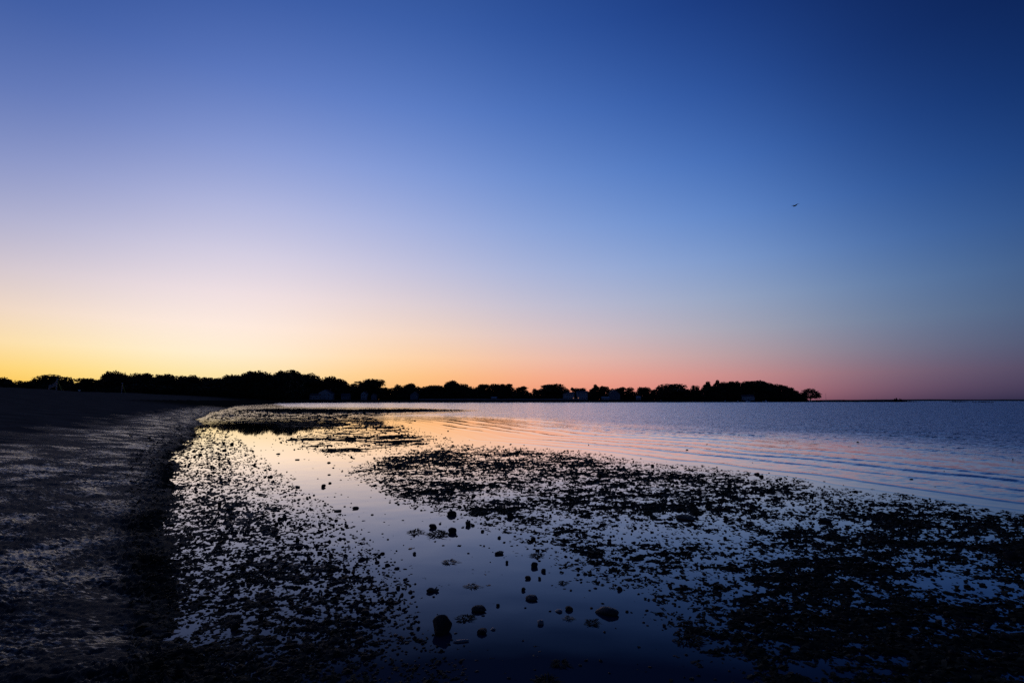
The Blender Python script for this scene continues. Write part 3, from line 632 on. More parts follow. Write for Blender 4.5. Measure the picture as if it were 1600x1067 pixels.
# ------------------------------------------------------------------ houses by the water
def house(px0, px1, py_eave, py_ridge, dep, label, wall='white_wall', roof='roof', gable=True, deep=8.0, storeys=2, bays=3, chimney=True, glowing=(), door_at=0.5, ridge_across=False):
    a = at_depth(px0, 620, dep)[0]; b = at_depth(px1, 620, dep)[0]; w = b - a
    ze = at_depth(px0, py_eave, dep)[2]; zr = at_depth(px0, py_ridge, dep)[2]
    z0 = float(ground(np.array([(a + b) / 2]), np.array([dep]))[0][0]) - .25
    o = empty('house', ((a + b) / 2, dep, z0)); he, hr = ze - z0, zr - z0; x = w / 2
    if gable:      # the gable end faces the water
        MB().poly([(-x, 0, 0), (x, 0, 0), (x, 0, he), (0, 0, hr), (-x, 0, he), (-x, deep, 0), (x, deep, 0), (x, deep, he), (0, deep, hr), (-x, deep, he)],
                  [(0, 1, 2, 3, 4), (9, 8, 7, 6, 5), (0, 4, 9, 5), (1, 6, 7, 2), (2, 7, 8, 3), (4, 3, 8, 9), (0, 5, 6, 1)]).build('wall', wall, o)
        e = .35; sl = (hr - he) / x; m = MB()
        for s in (-1, 1):
            m.poly([(s * (x + e), -e, he - sl * e + .04), (0, -e, hr + .04), (0, deep + e, hr + .04), (s * (x + e), deep + e, he - sl * e + .04),
                    (s * (x + e), -e, he - sl * e + .22), (0, -e, hr + .24), (0, deep + e, hr + .24), (s * (x + e), deep + e, he - sl * e + .22)],
                   [(0, 1, 2, 3), (7, 6, 5, 4), (0, 4, 5, 1), (1, 5, 6, 2), (2, 6, 7, 3), (3, 7, 4, 0)])
        rf = m.build('roof', roof, o)
    else:          # the ridge runs along the shore
        MB().poly([(-x, 0, 0), (x, 0, 0), (x, 0, he), (-x, 0, he), (-x, deep, 0), (x, deep, 0), (x, deep, he), (-x, deep, he), (-x, deep / 2, hr), (x, deep / 2, hr)],
                  [(0, 1, 2, 3), (7, 6, 5, 4), (0, 3, 8, 7, 4), (1, 5, 6, 9, 2), (3, 2, 9, 8), (8, 9, 6, 7)]).build('wall', wall, o)
        e = .4; sl = (hr - he) / (deep / 2); m = MB()
        for y0, y1 in ((-e, deep / 2), (deep + e, deep / 2)):
            m.poly([(-x - e, y0, he - sl * e + .04), (x + e, y0, he - sl * e + .04), (x + e, y1, hr + .04), (-x - e, y1, hr + .04),
                    (-x - e, y0, he - sl * e + .22), (x + e, y0, he - sl * e + .22), (x + e, y1, hr + .24), (-x - e, y1, hr + .24)],
                   [(0, 1, 2, 3), (7, 6, 5, 4), (0, 4, 5, 1), (1, 5, 6, 2), (2, 6, 7, 3), (3, 7, 4, 0)])
        rf = m.build('roof', roof, o)
    if chimney: MB().box(x * .45, x * .45 + .8, deep * .5 + .6, deep * .5 + 1.3, he, hr + 1.1).build('chimney', 'brick', rf)
    k = 0
    for st in range(storeys):
        zc = he * (st + .55) / storeys; hh = min(.75, he / storeys * .28)
        for j in range(bays):
            xc = -x + w * (j + .5) / bays
            if st == 0 and abs((j + .5) / bays - door_at) < .5 / bays: continue
            wn_ = MB().box(xc - .55, xc + .55, -.06, .02, zc - hh, zc + hh).build('window', 'trim', o)
            MB().box(xc - .42, xc + .42, -.09, -.062, zc - hh + .13, zc + hh - .13).build('pane', 'glowing' if (st, j) in glowing else 'glass', wn_)
    xd = -x + w * door_at
    dr = MB().box(xd - .5, xd + .5, -.07, .02, .2, 2.25).build('door', 'grey_wall', o)
    MB().box(xd + .33, xd + .4, -.13, -.072, 1.15, 1.25).build('handle', 'steel', dr)
    return tag(o, label, 'house')
D = lambda px: tree_depth(px) - 16.0
house(497, 517, 614.0, 608.5, D(507), 'white gabled house at the head of the bay', deep=10, storeys=2, bays=3)
house(484, 496.5, 617.2, 615.2, D(488) - 1, 'low white wing building just left of the white gabled house', gable=False, deep=6, storeys=1, bays=3, chimney=False)
house(533, 545, 617.6, 615.0, D(539), 'small dim grey cottage right of the white gabled house', wall='grey_wall', gable=False, deep=6, storeys=1, bays=3, chimney=False)
house(564, 572, 614.6, 611.6, D(568), 'narrow two-storey white house standing apart, below the spiky tree', deep=7, storeys=2, bays=2)
house(580, 587, 617.4, 615.0, D(583), 'tiny grey shed right of the narrow white house', wall='grey_wall', deep=5, storeys=1, bays=2, chimney=False)
house(641, 652, 616.6, 612.5, D(647), 'grey two-storey house below the low middle treeline', wall='grey_wall', deep=8, storeys=2, bays=3)
house(768, 776, 621.6, 620.2, D(772) - 6, 'low pale-roofed boathouse alone on the middle of the far shore', roof='pale_roof', gable=False, deep=6, storeys=1, bays=2, chimney=False)
house(880, 897.5, 614.6, 612.8, D(889), 'long white waterfront building, left one of the pair', gable=False, deep=9, storeys=2, bays=6, chimney=False, glowing=((0, 5),), door_at=.4)
house(902, 918, 613.6, 611.0, D(910), 'white waterfront building, right one of the pair', wall='white_wall', gable=False, deep=10, storeys=2, bays=5, glowing=((0, 0),), door_at=.7)
house(952.5, 969, 615.5, 609.0, D(961), 'large grey gabled house with dark roof between two trees', wall='grey_wall', deep=11, storeys=2, bays=4)
house(941, 952, 621.4, 620.0, D(946) - 5, 'low white boathouse against the left of the grey gabled house', wall='white_wall', roof='pale_roof', gable=False, deep=5, storeys=1, bays=3, chimney=False)
house(995, 1001, 620.8, 619.2, D(998) - 2, 'small pale-roofed shed right of the grey gabled house', roof='pale_roof', gable=False, deep=5, storeys=1, bays=2, chimney=False)
house(1160, 1179, 619.2, 616.8, D(1168), 'long low white house under the wooded point', gable=False, deep=9, storeys=1, bays=5)

# low sea walls along the shore, built of separate blocks
def sea_wall(px0, px1, dep0, dep1, h, label):
    a = at_depth(px0, 620, dep0); b = at_depth(px1, 620, dep1); v = b[:2] - a[:2]; L_ = float(np.hypot(*v)); n = int(L_ / 4.0)
    o = empty('sea_wall', (a[0], a[1], 0), math.atan2(v[1], v[0])); blk = {}
    for i in range(n):
        q = a[:2] + v * (i + .5) / n; z = float(ground(np.array([q[0]]), np.array([q[1]]))[0][0])
        kk = i % 3
        if kk not in blk:
            m = MB().box(-2 + .02, 2 - .02, -.4 - .05 * kk, .4, -1.2, h + .06 * kk - .06); blk[kk] = mesh('block', m.v, m.f)
        c = obj('block', blk[kk], 'concrete', o); c.location = ((i + .5) * L_ / n, 0, z)
    return tag(o, label, 'wall')
sea_wall(655, 850, 452, 488, 1.1, 'long low grey concrete wall along the middle of the far shore')
sea_wall(850, 905, 486, 500, 1.2, 'short grey wall on the shore in front of the white waterfront buildings')

# ------------------------------------------------------------------ boats on their moorings
def boat_kind(i):
    r = random.Random(i); L_, B_, H_ = 3.0, 1.05, .75
    o = empty('motorboat', (0, 0, 0)); st = []
    n = 9
    for k in range(n):
        t = k / (n - 1); x = -L_ + 2 * L_ * t; w = B_ * (1 - max(0, (t - .45) / .55) ** 2.2) + .01; sh = H_ * (.72 + .45 * t ** 2); ke = -.28 + .30 * max(0, t - .6) / .4
        st.append([(x, -w, sh), (x, -w * .92, .12), (x, 0, ke), (x, w * .92, .12), (x, w, sh), (x, w * .86, sh - .05), (x, -w * .86, sh - .05)])
    vs = [p for s in st for p in s]; m = 7
    fs = [(k * m + j, (k + 1) * m + j, (k + 1) * m + (j + 1) % m, k * m + (j + 1) % m) for k in range(n - 1) for j in range(m)] + [tuple(range(m)), tuple(range((n - 1) * m, n * m))[::-1]]
    MB().poly(vs, fs).build('hull', 'hull' if i != 1 else 'dark_hull', o)
    ch = (1.25, 1.0, .7)[i]
    MB().poly([(-.5, -.7, .5), (1.0, -.6, .6), (1.0, .6, .6), (-.5, .7, .5), (-.45, -.6, .55 + ch), (.45, -.5, .5 + ch), (.45, .5, .5 + ch), (-.45, .6, .55 + ch)],
              [(4, 5, 6, 7), (0, 1, 5, 4), (1, 2, 6, 5), (2, 3, 7, 6), (3, 0, 4, 7), (0, 3, 2, 1)]).build('cabin', 'hull', o)
    MB().poly([(.98, -.52, .72), (.98, .52, .72), (.56, .44, .40 + ch), (.56, -.44, .40 + ch)], [(0, 1, 2, 3)]).build('windscreen', 'glass', o)
    mt = MB().box(-3.3, -2.95, -.17, .17, .45, 1.15).build('outboard_motor', 'rubber', o)
    MB().box(-3.2, -3.05, -.06, .06, -.45, .45).build('motor_leg', 'rubber', mt)
    MB().tube([(2.4, -.5, .95), (2.4, -.5, 1.35), (2.95, 0, 1.5), (2.4, .5, 1.35), (2.4, .5, .95)], .025, 5).build('bow_rail', 'steel', o)
    return o
boats = [boat_kind(i) for i in range(3)]
used = set()
for px, dep, k, rz, sc, lab in ((1033, 505, 0, .25, 1.0, 'leftmost moored motorboat below the broad rounded tree'), (1083, 520, 2, 2.9, 1.0, 'low white motorboat second from the left on the far moorings'),
                                (1096, 528, 0, .9, .8, 'small white cabin boat right beside the second moored boat'), (1133, 532, 0, 3.0, 1.0, 'white cabin boat in the middle of the moored row'),
                                (1153, 540, 1, .1, .95, 'dark-hulled motorboat between two white moored boats'), (1168, 540, 2, .3, 1.25, 'larger low motorboat in front of the long low house'),
                                (1197, 548, 0, 2.8, 1.1, 'rightmost moored motorboat under the wooded point')):
    o = boats[k] if k not in used else copy_tree(boats[k]); used.add(k)
    p = at_depth(px, 628, dep); o.location = (p[0], dep, .05); o.rotation_euler = (0, 0, rz); o.scale = (sc,) * 3
    tag(o, lab, 'boat', 'motorboats moored off the far shore')

# ------------------------------------------------------------------ jetty, reefs and low islets off the point
def boulder_mesh(name, seed, sub=2, rough=.22, squash=(1, 1, 1), facets=5):
    import bmesh
    bm = bmesh.new(); bmesh.ops.create_icosphere(bm, subdivisions=sub, radius=1.0); r = np.random.default_rng(seed)
    cuts = [(Vector(r.normal(size=3)).normalized(), r.uniform(.55, .85)) for _ in range(facets)]
    off = r.uniform(0, 50, 3)
    for v in bm.verts:
        p = v.co.copy()
        n = sum(a * math.sin(p.x * f + off[0] + i) * math.sin(p.y * f * 1.1 + off[1]) * math.sin(p.z * f * .9 + off[2] + i * 2) for i, (f, a) in enumerate(((2.1, 1.0), (4.3, .45), (8.5, .2))))
        p *= 1 + rough * n
        for d, lim in cuts:
            e = p.dot(d)
            if e > lim: p -= d * (e - lim) * .97
        v.co = Vector((p.x * squash[0], p.y * squash[1], p.z * squash[2]))
    me = bpy.data.meshes.new(name); bm.to_mesh(me); bm.free()
    for q in me.polygons: q.use_smooth = True
    return me
ROCKS = [boulder_mesh('stone', 400 + i, 3, .16, facets=8 + i % 5) for i in range(10)]
LONG = [boulder_mesh('stone', 450 + i, 2, .14, facets=6) for i in range(3)]
def jetty():
    a = np.array([356.0, 612.0]); b = np.array([470.0, 640.0])
    o = empty('stone_jetty', (a[0], a[1], 0)); r = np.random.default_rng(12); n = 90
    for i in range(n):
        q = (b - a) * (i + .5) / n; c = obj('boulder', ROCKS[i % 10], 'stone', o)
        s = r.uniform(1.2, 1.9); c.location = (q[0], q[1] + r.uniform(-1.0, 1.0), .2 + r.uniform(-.1, .35)); c.scale = (s * 1.1, s, s * .75); c.rotation_euler = (r.uniform(0, 6), r.uniform(0, 6), r.uniform(0, 6))
    return tag(o, 'low dark boulder jetty running right from the tip of the point', 'jetty')
jetty()
def islet(name, px0, px1, dep, top, label, seed, n=14, cat='rocks'):
    a = at_depth(px0, 627, dep)[0]; b = at_depth(px1, 627, dep)[0]
    o = empty(name, ((a + b) / 2, dep, 0)); r = np.random.default_rng(seed)
    for i in range(n):
        t = (i + .5) / n; s = (b - a) / n * r.uniform(.9, 1.3); hh = top * (1 - abs(2 * t - 1) ** 2.2) * r.uniform(.7, 1.0) + .25
        c = obj('rock', ROCKS[int(r.integers(0, 10))], 'stone', o); c.location = ((b - a) * (t - .5), r.uniform(-3, 3), 0); c.scale = (s, s * .8, hh); c.rotation_euler = (0, 0, r.uniform(0, 6))
    return tag(o, label, cat)
islet('rock_islet', 1391, 1411, 640, 5.6, 'humped dark rock islet beyond the end of the jetty', 1)
islet('rock_reef', 1372, 1432, 655, 1.7, 'low dark reef the humped islet stands on', 2, 30)
islet('rock_reef', 1484, 1512, 600, .9, 'short flat dark reef right of the humped islet', 3, 16)
islet('rock_reef', 1518, 1554, 470, .55, 'flattest dark reef, furthest right, just off the sea horizon', 4, 18)
def pole(name, px, py, dep, base, label):
    t = at_depth(px, py, dep); o = empty(name, (t[0], dep, base))
    MB().tube([(0, 0, -.3), (0, 0, (t[2] - base) * .5), (0, 0, t[2] - base)], [.16, .12, .07], 8).build('mast', 'steel', o)
    MB().tube([(0, 0, t[2] - base), (0, 0, t[2] - base + .25)], [.16, .04], 8).build('cap', 'steel', o)
    MB().box(-.5, .5, -.5, .5, -.6, .25).build('footing', 'concrete', o)
    return tag(o, label, 'pole')
pole('flagpole', 1290, 614.5, 606, .9, 'thin bare pole just right of the lone tree on the point')
pole('channel_marker', 1369.5, 622.6, 640, .2, 'short marker post on the low rocks left of the humped islet')
# far low coast along the sea horizon on the right
xs = np.linspace(900, 9000, 160)
top = 6 + 4 * fbm(xs, xs * 0, (900, 350, 120), (1, .6, .4), 500); top = np.maximum(top, 2) * sstep(880, 1500, xs)
yy = 4200 - .18 * xs
v = []; f = []
for i in range(len(xs)):
    for dy, k in ((0, 0), (12, .45), (70, .9), (160, 1.0), (420, .8), (700, 0)):
        v.append((xs[i], yy[i] + dy, top[i] * k - .5))
for i in range(len(xs) - 1):
    for j in range(5): f.append((i * 6 + j, (i + 1) * 6 + j, (i + 1) * 6 + j + 1, i * 6 + j + 1))
tag(obj('far_coast', mesh('far_coast', v, f, True), 'leaf'), kind='structure')

# ------------------------------------------------------------------ things on the beach
def beach_post(px, py_base, py_top, label, net_to=None):
    p = ground_hit(px, py_base + .6); d = p[1]; h = at_depth(px, py_top, d)[2] - p[2]
    o = empty('net_post', p); tag(o, label, 'post')
    MB().tube([(0, 0, -.4), (0, 0, h * .55), (0, 0, h)], [.11, .10, .085], 10).build('post', 'steel', o)
    MB().tube([(0, 0, h - .02), (0, 0, h + .08), (0, 0, h + .16)], [.16, .17, .10], 10).build('cap', 'trim', o)
    def strap(dx, dy):
        q = (p[0] + dx, p[1] + dy); zg = ground_z(*q) - p[2]
        a = Vector((.1, 0, h * .93)) if dx > 0 else Vector((-.1, 0, h * .93)); e = Vector((dx, dy, zg)); t = (e - a).normalized(); s = t.cross(Vector((0, 1, 0))).normalized() * .055; u = Vector((0, .012, 0))
        m = MB(); vs = [a - s - u, a + s - u, a + s + u, a - s + u, e - s - u, e + s - u, e + s + u, e - s + u]
        m.poly(vs, [(0, 1, 2, 3), (7, 6, 5, 4), (0, 4, 5, 1), (1, 5, 6, 2), (2, 6, 7, 3), (3, 7, 4, 0)]); g = m.build('guy_strap', 'strap', o)
        MB().tube([(dx, dy, zg - .2), (dx, dy, zg + .12)], [.05, .06], 6).build('anchor', 'steel', g)
    strap(1.55, -.4); strap(-.9, 3.0)
    return o, p, h
pa, A, ha = beach_post(88, 607.0, 592.8, 'left beach net post, steel, with yellow strap and a grey net')
pb, B, hb = beach_post(190, 612.2, 599.2, 'single white-capped steel beach post with a yellow strap')
# the net, sagging away to the far post on the left
e = np.array([A[0] - 6.2, A[1] + 5.0]); ez = ground_z(*e)
m = MB(); n = 26; L0 = Vector((A[0], A[1], A[2])); nets = empty('beach_net', A)
for r_ in range(8):
    pts = []
    for i in range(n):
        t = i / (n - 1); zt = (ha * .95) * (1 - t) + (ez - A[2] + 1.15) * t - .3 * math.sin(math.pi * t); zb = (ha * .40) * (1 - t) + (ez - A[2] + .25) * t
        pts.append(((e[0] - A[0]) * t - .06, (e[1] - A[1]) * t, zb + (zt - zb) * r_ / 7))
    m.tube(pts, .02 if r_ in (0, 7) else .012, 4)
for i in range(0, n * 2):
    t = i / (n * 2 - 1); zt = (ha * .95) * (1 - t) + (ez - A[2] + 1.15) * t - .3 * math.sin(math.pi * t); zb = (ha * .40) * (1 - t) + (ez - A[2] + .25) * t
    m.tube([((e[0] - A[0]) * t - .06, (e[1] - A[1]) * t, zb), ((e[0] - A[0]) * t - .06, (e[1] - A[1]) * t, zt)], .012, 4)
m.build('netting', 'net', nets)
MB().tube([(e[0] - A[0], e[1] - A[1], ez - A[2] - .4), (e[0] - A[0], e[1] - A[1], ez - A[2] + 1.3)], .09, 10).build('far_post', 'steel', nets)
tag(nets, 'grey net sagging leftward from the left beach post', 'net')
q = ground_hit(124, 609.6); r0 = 1.4 / F_PX * q[1]
buoy = obj('buoy', boulder_mesh('buoy', 9, 3, .02, (1, 1, .85), 0), 'trim'); buoy.location = (q[0], q[1], q[2] + r0 * .6); buoy.scale = (r0,) * 3
tag(buoy, 'small pale rounded buoy lying on the sand between the beach posts', 'buoy')

# ------------------------------------------------------------------ stones in the pool, told apart one by one
def stone(px, py, wpx, hpx, label, mat='stone', k=None, group=None, name='stone', rot=None, sink=.30, kinds=None, deep=None, cat='stone'):
    """py is the waterline of its near side; wpx wide and hpx high above the water in photograph pixels"""
    p = at(px, py); dist = math.hypot(p[1], EYE); w = wpx / F_PX * dist * .55; h = hpx / F_PX * dist
    ks = kinds or ROCKS; me_ = ks[(k if k is not None else int(rng.integers(0, len(ks)))) % len(ks)]
    o = obj(name, me_, None)
    if not me_.materials: me_.materials.append(M['stone'])
    if mat != 'stone':
        o.material_slots[0].link = 'OBJECT'; o.material_slots[0].material = M[mat]
    hz = h / (2 - 2 * sink) * 1.06
    z = hz * (1 - 2 * sink)
    gz_ = 0.0
    if name == 'stone' and group: gz_ = max(0.0, ground_z(p[0], p[1]) - .004)
    o.location = (p[0], p[1] + (deep or w) * .4, z + gz_); o.scale = (w, deep or w * rng.uniform(.75, 1.1), hz); o.rotation_euler = (0, 0, rng.uniform(-.5, .5) if rot is None else rot)
    return tag(o, label, cat, group)
P = [
 (688, 990, 28, 27, 'largest stone in the pool, tall, rounded and black, mirrored in the water', 0), (753, 991, 20, 12, 'squat blocky dark stone right of the largest stone in the pool', 4),
 (749, 956, 25, 13, 'wedge-shaped dark stone above and right of the largest stone', 3), (705, 805, 17, 13, 'round black stone at the weed edge, topmost of the four-stone cluster', 1),
 (707, 832, 17, 13, 'round black stone, lowest of the four-stone cluster at the pool head', 2), (731, 821, 11, 13, 'upright egg-shaped black stone, right of the four-stone cluster', 5),
 (676, 825, 15, 11, 'pointed dark stone, leftmost of the four-stone cluster', 7), (754, 831, 8, 6, 'small square stone right of the egg-shaped stone', 4), (780, 866, 17, 8, 'flattish oval dark stone in mid pool', 6),
 (780, 841, 7, 6, 'small dark stone just above the flattish oval stone', 8), (835, 886, 15, 12, 'dark angular stone at the left tip of the near weed bed', 9), (825, 905, 11, 8, 'small peaked stone below the angular stone by the weed', 7),
 (818, 923, 9, 9, 'small cube-like stone below the peaked stone', 4), (778, 947, 7, 6, 'small round stone just right of the wedge-shaped stone', 2), (889, 953, 13, 9, 'dark stone with a pale shell against its left side', 1),
 (850, 894, 10, 9, 'dark stone touching the lower left tip of the weed bed', 3), (843, 905, 6, 7, 'tiny upright stone right of the peaked stone', 5), (840, 861, 8, 6, 'small dark stone between the oval stone and the weed bed', 6),
 (792, 880, 6, 7, 'tiny diamond-shaped stone below the flattish oval stone', 9), (833, 843, 10, 7, 'knobbly dark stone off the edge of the weed', 8), (796, 808, 13, 13, 'tall black stone half in the weed right of the cluster', 0),
 (969, 922, 9, 10, 'lone diamond-shaped stone near the lower edge of the weed bed', 7), (505, 761, 10, 9, 'dark squarish stone in the bright upper pool', 4), (515, 755, 6, 4, 'small stone touching the right of the squarish upper-pool stone', 1),
 (465, 762, 9, 5, 'low dark stone left of the squarish upper-pool stone', 3), (452, 760, 6, 3, 'small flat stone left of the low upper-pool stone', 6), (349, 693, 6, 6, 'small upright stone in the golden reflection', 5),
 (362, 695, 9, 5, 'rounded stone right of the upright stone in the golden reflection', 2), (350, 704, 8, 5, 'flat dark stone below the golden reflection stones', 6), (312, 711, 7, 6, 'dark stone near the foot of the beach, upper of two', 1),
 (303, 714, 6, 5, 'dark stone near the foot of the beach, lower of two', 8), (397, 727, 7, 6, 'lone round stone left of the bright upper pool', 0), (464, 718.5, 9, 3, 'flat sliver of stone in the bright upper pool, right one', 6),
 (434, 709.5, 9, 3, 'flat sliver of stone in the bright upper pool, left one', 3), (527, 799, 14, 5, 'low broad stone in the middle pool, left of a peaked one', 6), (555, 795, 12, 6, 'peaked dark stone in the middle pool beside the low broad one', 7),
 (541, 822, 8, 4, 'small low stone below the pair in the middle pool', 2), (434, 841, 9, 7, 'round dark stone in the mud margin beside the pool', 0), (464, 846, 7, 12, 'thin upright stone standing in the mud margin', 5),
 (495, 854, 8, 6, 'round dark stone at the margin edge nearest the pool', 1), (467, 856, 15, 7, 'broad low stone below the thin upright stone', 3), (342, 791, 7, 15, 'tall narrow stone standing near the foot of the beach', 5),
 (356, 798, 9, 9, 'squat stone right of the tall narrow stone by the beach', 4), (379, 891, 9, 16, 'tall narrow dark stone in the lower mud margin', 5), (407, 968, 12, 16, 'upright dark block in the near mud margin', 4),
 (365, 984, 14, 17, 'bulky black stone in the near left mud', 0), (480, 956, 17, 11, 'rounded dark stone in the near mud margin', 2), (570, 961, 16, 12, 'peaked weed-hung stone in the near mud margin', 7),
 (1582, 874, 22, 18, 'big round boulder among the weed at the right edge', 0), (1292, 816, 24, 11, 'low black boulder in the right-hand weed bed', 6), (1075, 812, 32, 11, 'broad weed-covered hump in the middle of the weed bed', 3),
 (1190, 745, 8, 6, 'small stone at the sea edge of the weed bed', 1), (1020, 728, 7, 5, 'small stone at the far rim of the weed bed', 2), (866, 733, 10, 6, 'small dark hump on the far rim of the weed bed, left part', 8),
 (630, 669.5, 4, 2.5, 'tiny stone alone in the orange shallows, left of three', 2), (700, 673.5, 4, 2.5, 'tiny stone alone in the orange shallows, right of three', 4), (648, 657.5, 4, 2.2, 'tiny stone alone in the orange shallows, furthest out', 1),
 (1074, 703, 5, 2.5, 'tiny stone out in the ripples beyond the weed bed', 3), (1425, 749, 6, 3, 'tiny stone between two ripple lines on the right', 6), (1155, 680, 4, 2, 'speck of stone far out in the right-hand ripples', 0),
]
for px, py, w, h, lab, k in P: stone(px, py, w * (.78 if h < 20 else .95), h * (.52 if h < 20 else .74), lab, k=k)
stone(832, 938, 17, 6, 'low grey wedge of stone below the cube-like stone', 'pale_stone', 3)
stone(948, 960, 33, 9, 'long flat grey stone at the right of the pool', 'pale_stone', 1, kinds=LONG, rot=-.35, deep=.055)
stone(845, 975, 9, 5, 'small pale rounded shell in the lower pool', 'shell', 2, name='shell', cat='shell')
stone(873, 956, 10, 3, 'thin pale shell leaning on a dark stone in the pool', 'shell', 1, name='shell', kinds=LONG, cat='shell')
stone(720, 1003, 20, 3, 'long thin pale shell below the squat blocky stone', 'shell', 2, name='shell', kinds=LONG, rot=.1, deep=.015, cat='shell')
stone(770, 984, 8, 2.5, 'pale shell chip right of the squat blocky stone', 'shell', 0, name='shell', kinds=LONG, cat='shell')
def drift(px0, py0, px1, py1, thick, label):
    a, b = at(px0, py0), at(px1, py1); m_ = (a + b) / 2; o = empty('driftwood', (m_[0], m_[1], 0)); a, b = a - m_, b - m_; n = 6; pts = []
    for i in range(n):
        t = i / (n - 1); q = a + (b - a) * t; pts.append((q[0], q[1] + .01 * math.sin(5 * t), thick * .55 + .006 * math.sin(7 * t)))
    MB().tube(pts, [thick * s for s in (.6, 1, 1.05, .9, .8, .4)], 8).build('stick', 'wood', o, True)
    q = Vector(pts[3]); MB().tube([q, q + Vector((.02, .015, thick * 1.6))], [thick * .5, thick * .25], 6).build('twig_stub', 'wood', o, True)
    return tag(o, label, 'driftwood')
drift(560, 876, 578, 872, .013, 'short dark stick floating at the left edge of the pool')
drift(667, 925, 686, 922.5, .016, 'thin flat sliver of driftwood in the pool above the largest stone')
drift(500, 822, 498, 818, .012, 'stub of driftwood in the upper mud margin')

# ------------------------------------------------------------------ seaweed tufts lying apart in the pool
def tuft_mesh(seed, n=70):
    r = np.random.default_rng(seed); v = []; f = []
    for _ in range(n):
        a = r.uniform(0, 6.28); rad = r.uniform(.15, 1.0); z0 = r.uniform(0, .25); c = np.array([math.cos(a) * rad * .6, math.sin(a) * rad * .6, z0 * (1.1 - rad)])
        d = np.array([math.cos(a + r.normal() * .8), math.sin(a + r.normal() * .8), r.uniform(-.1, .55) * (1.2 - rad)]); w = np.cross(d, (0, 0, 1.0)); w = w / np.linalg.norm(w) * r.uniform(.03, .07)
        L_ = r.uniform(.25, .55); m1 = c + d * L_ * .5 + np.array([0, 0, .05]); e_ = c + d * L_ - np.array([0, 0, .06]); k = len(v)
        v += [c - w * .6, c + w * .6, m1 + w, m1 - w, e_ + w * .3, e_ - w * .3]; f += [(k, k + 1, k + 2, k + 3), (k + 3, k + 2, k + 4, k + 5)]
    return mesh('seaweed_tuft', v, f)
TUFTS = [tuft_mesh(700 + i) for i in range(4)]
for i, (px, py, w, mat, lab) in enumerate(((738, 916, 21, 'dry_weed', 'spiky olive seaweed tuft floating in mid pool'), (703, 878, 22, 'dry_weed', 'sparse pale seaweed sprig in the upper middle pool'), (650, 832, 26, 'weed', 'flat dark seaweed raft left of the four-stone cluster'),
                                           (686, 834, 36, 'weed', 'long dark seaweed raft under the four-stone cluster'), (728, 966, 26, 'weed', 'loose weed scraps below the wedge-shaped stone'), (876, 1037, 24, 'weed', 'dark seaweed tuft low in the pool'),
                                           (856, 1066, 34, 'weed', 'dark bushy seaweed at the bottom edge of the pool'), (840, 868, 22, 'weed', 'seaweed strand left of the near weed bed'), (880, 911, 16, 'weed', 'little weed clump right of the tiny upright stone'),
                                           (925, 973, 22, 'weed', 'weed scraps below the long flat grey stone'), (888, 966, 16, 'dry_weed', 'pale weed scrap below the stone with a shell'), (1075, 1000, 40, 'weed', 'seaweed clump off the lower edge of the weed bed'))):
    p = at(px, py); dist = math.hypot(p[1], EYE); o = obj('seaweed_tuft', TUFTS[i % 4], None)
    if not TUFTS[i % 4].materials: TUFTS[i % 4].materials.append(M['weed'])
    if mat != 'weed': o.material_slots[0].link = 'OBJECT'; o.material_slots[0].material = M[mat]
    s = w / F_PX * dist * .62; o.location = (p[0], p[1], .001); o.scale = (s, s * 1.1, s * .75); o.rotation_euler = (0, 0, rng.uniform(0, 6))
    tag(o, lab, 'seaweed')

# ------------------------------------------------------------------ the many smaller stones
def scatter(n, test, y0=640, y1=1075, x0=230, x1=1640):
    px = rng.uniform(x0, x1, n); py = HORIZON + np.exp(rng.uniform(math.log(y0 - HORIZON), math.log(y1 - HORIZON), n))
    d = np.array([at(a, b)[:2] for a, b in zip(px, py)]); x, y = d[:, 0], d[:, 1]
    return px, py, x, y
px, py, x, y = scatter(42000, None)
z, wet_, weed_, s_ = ground(x, y)
dm = zone(x, y, MATS); dg = zone(x, y, MARGIN); du = zone(x, y, UPPER); db = zone(x, y, BAR)
prob = np.maximum.reduce([np.where(dg > -12, .75, 0), np.where(dm > -8, .35, 0), np.where(du > -10, .6, 0), np.where(db > -4, .9, 0)])
prob = np.where((signed(x, y, SEA) > .5) & (db < -4), 0.0, prob); _sea_s = signed(x, y, SEA) > .5
prob = np.where((s_ > -.3) & (s_ < 1.0), .25, prob); prob = np.where(s_ >= 1.0, .10 * (s_ < 5), prob)
prob = np.where((prob < .02) & (s_ < 0) & ~_sea_s, np.exp(-np.minimum.reduce([np.abs(dg), np.abs(dm), np.abs(du)]) / 24.0) * .16 + .0015 * (py < 1100) * (y < 12), prob)
keep = rng.uniform(size=len(x)) < prob
x, y, z, px, py, dm, dg, s_ = (a[keep] for a in (x, y, z, px, py, dm, dg, s_))
dist = np.hypot(np.hypot(x, y), EYE)
size = 0.009 * rng.lognormal(0, .5, len(x)) + dist * .0009 * rng.lognormal(0, .45, len(x)); size = np.minimum(size, dist * .0040)
zb = np.where(s_ > 0, z, np.maximum(z, 0.0))
order = np.argsort(-size / dist)
top_n = order[:180]
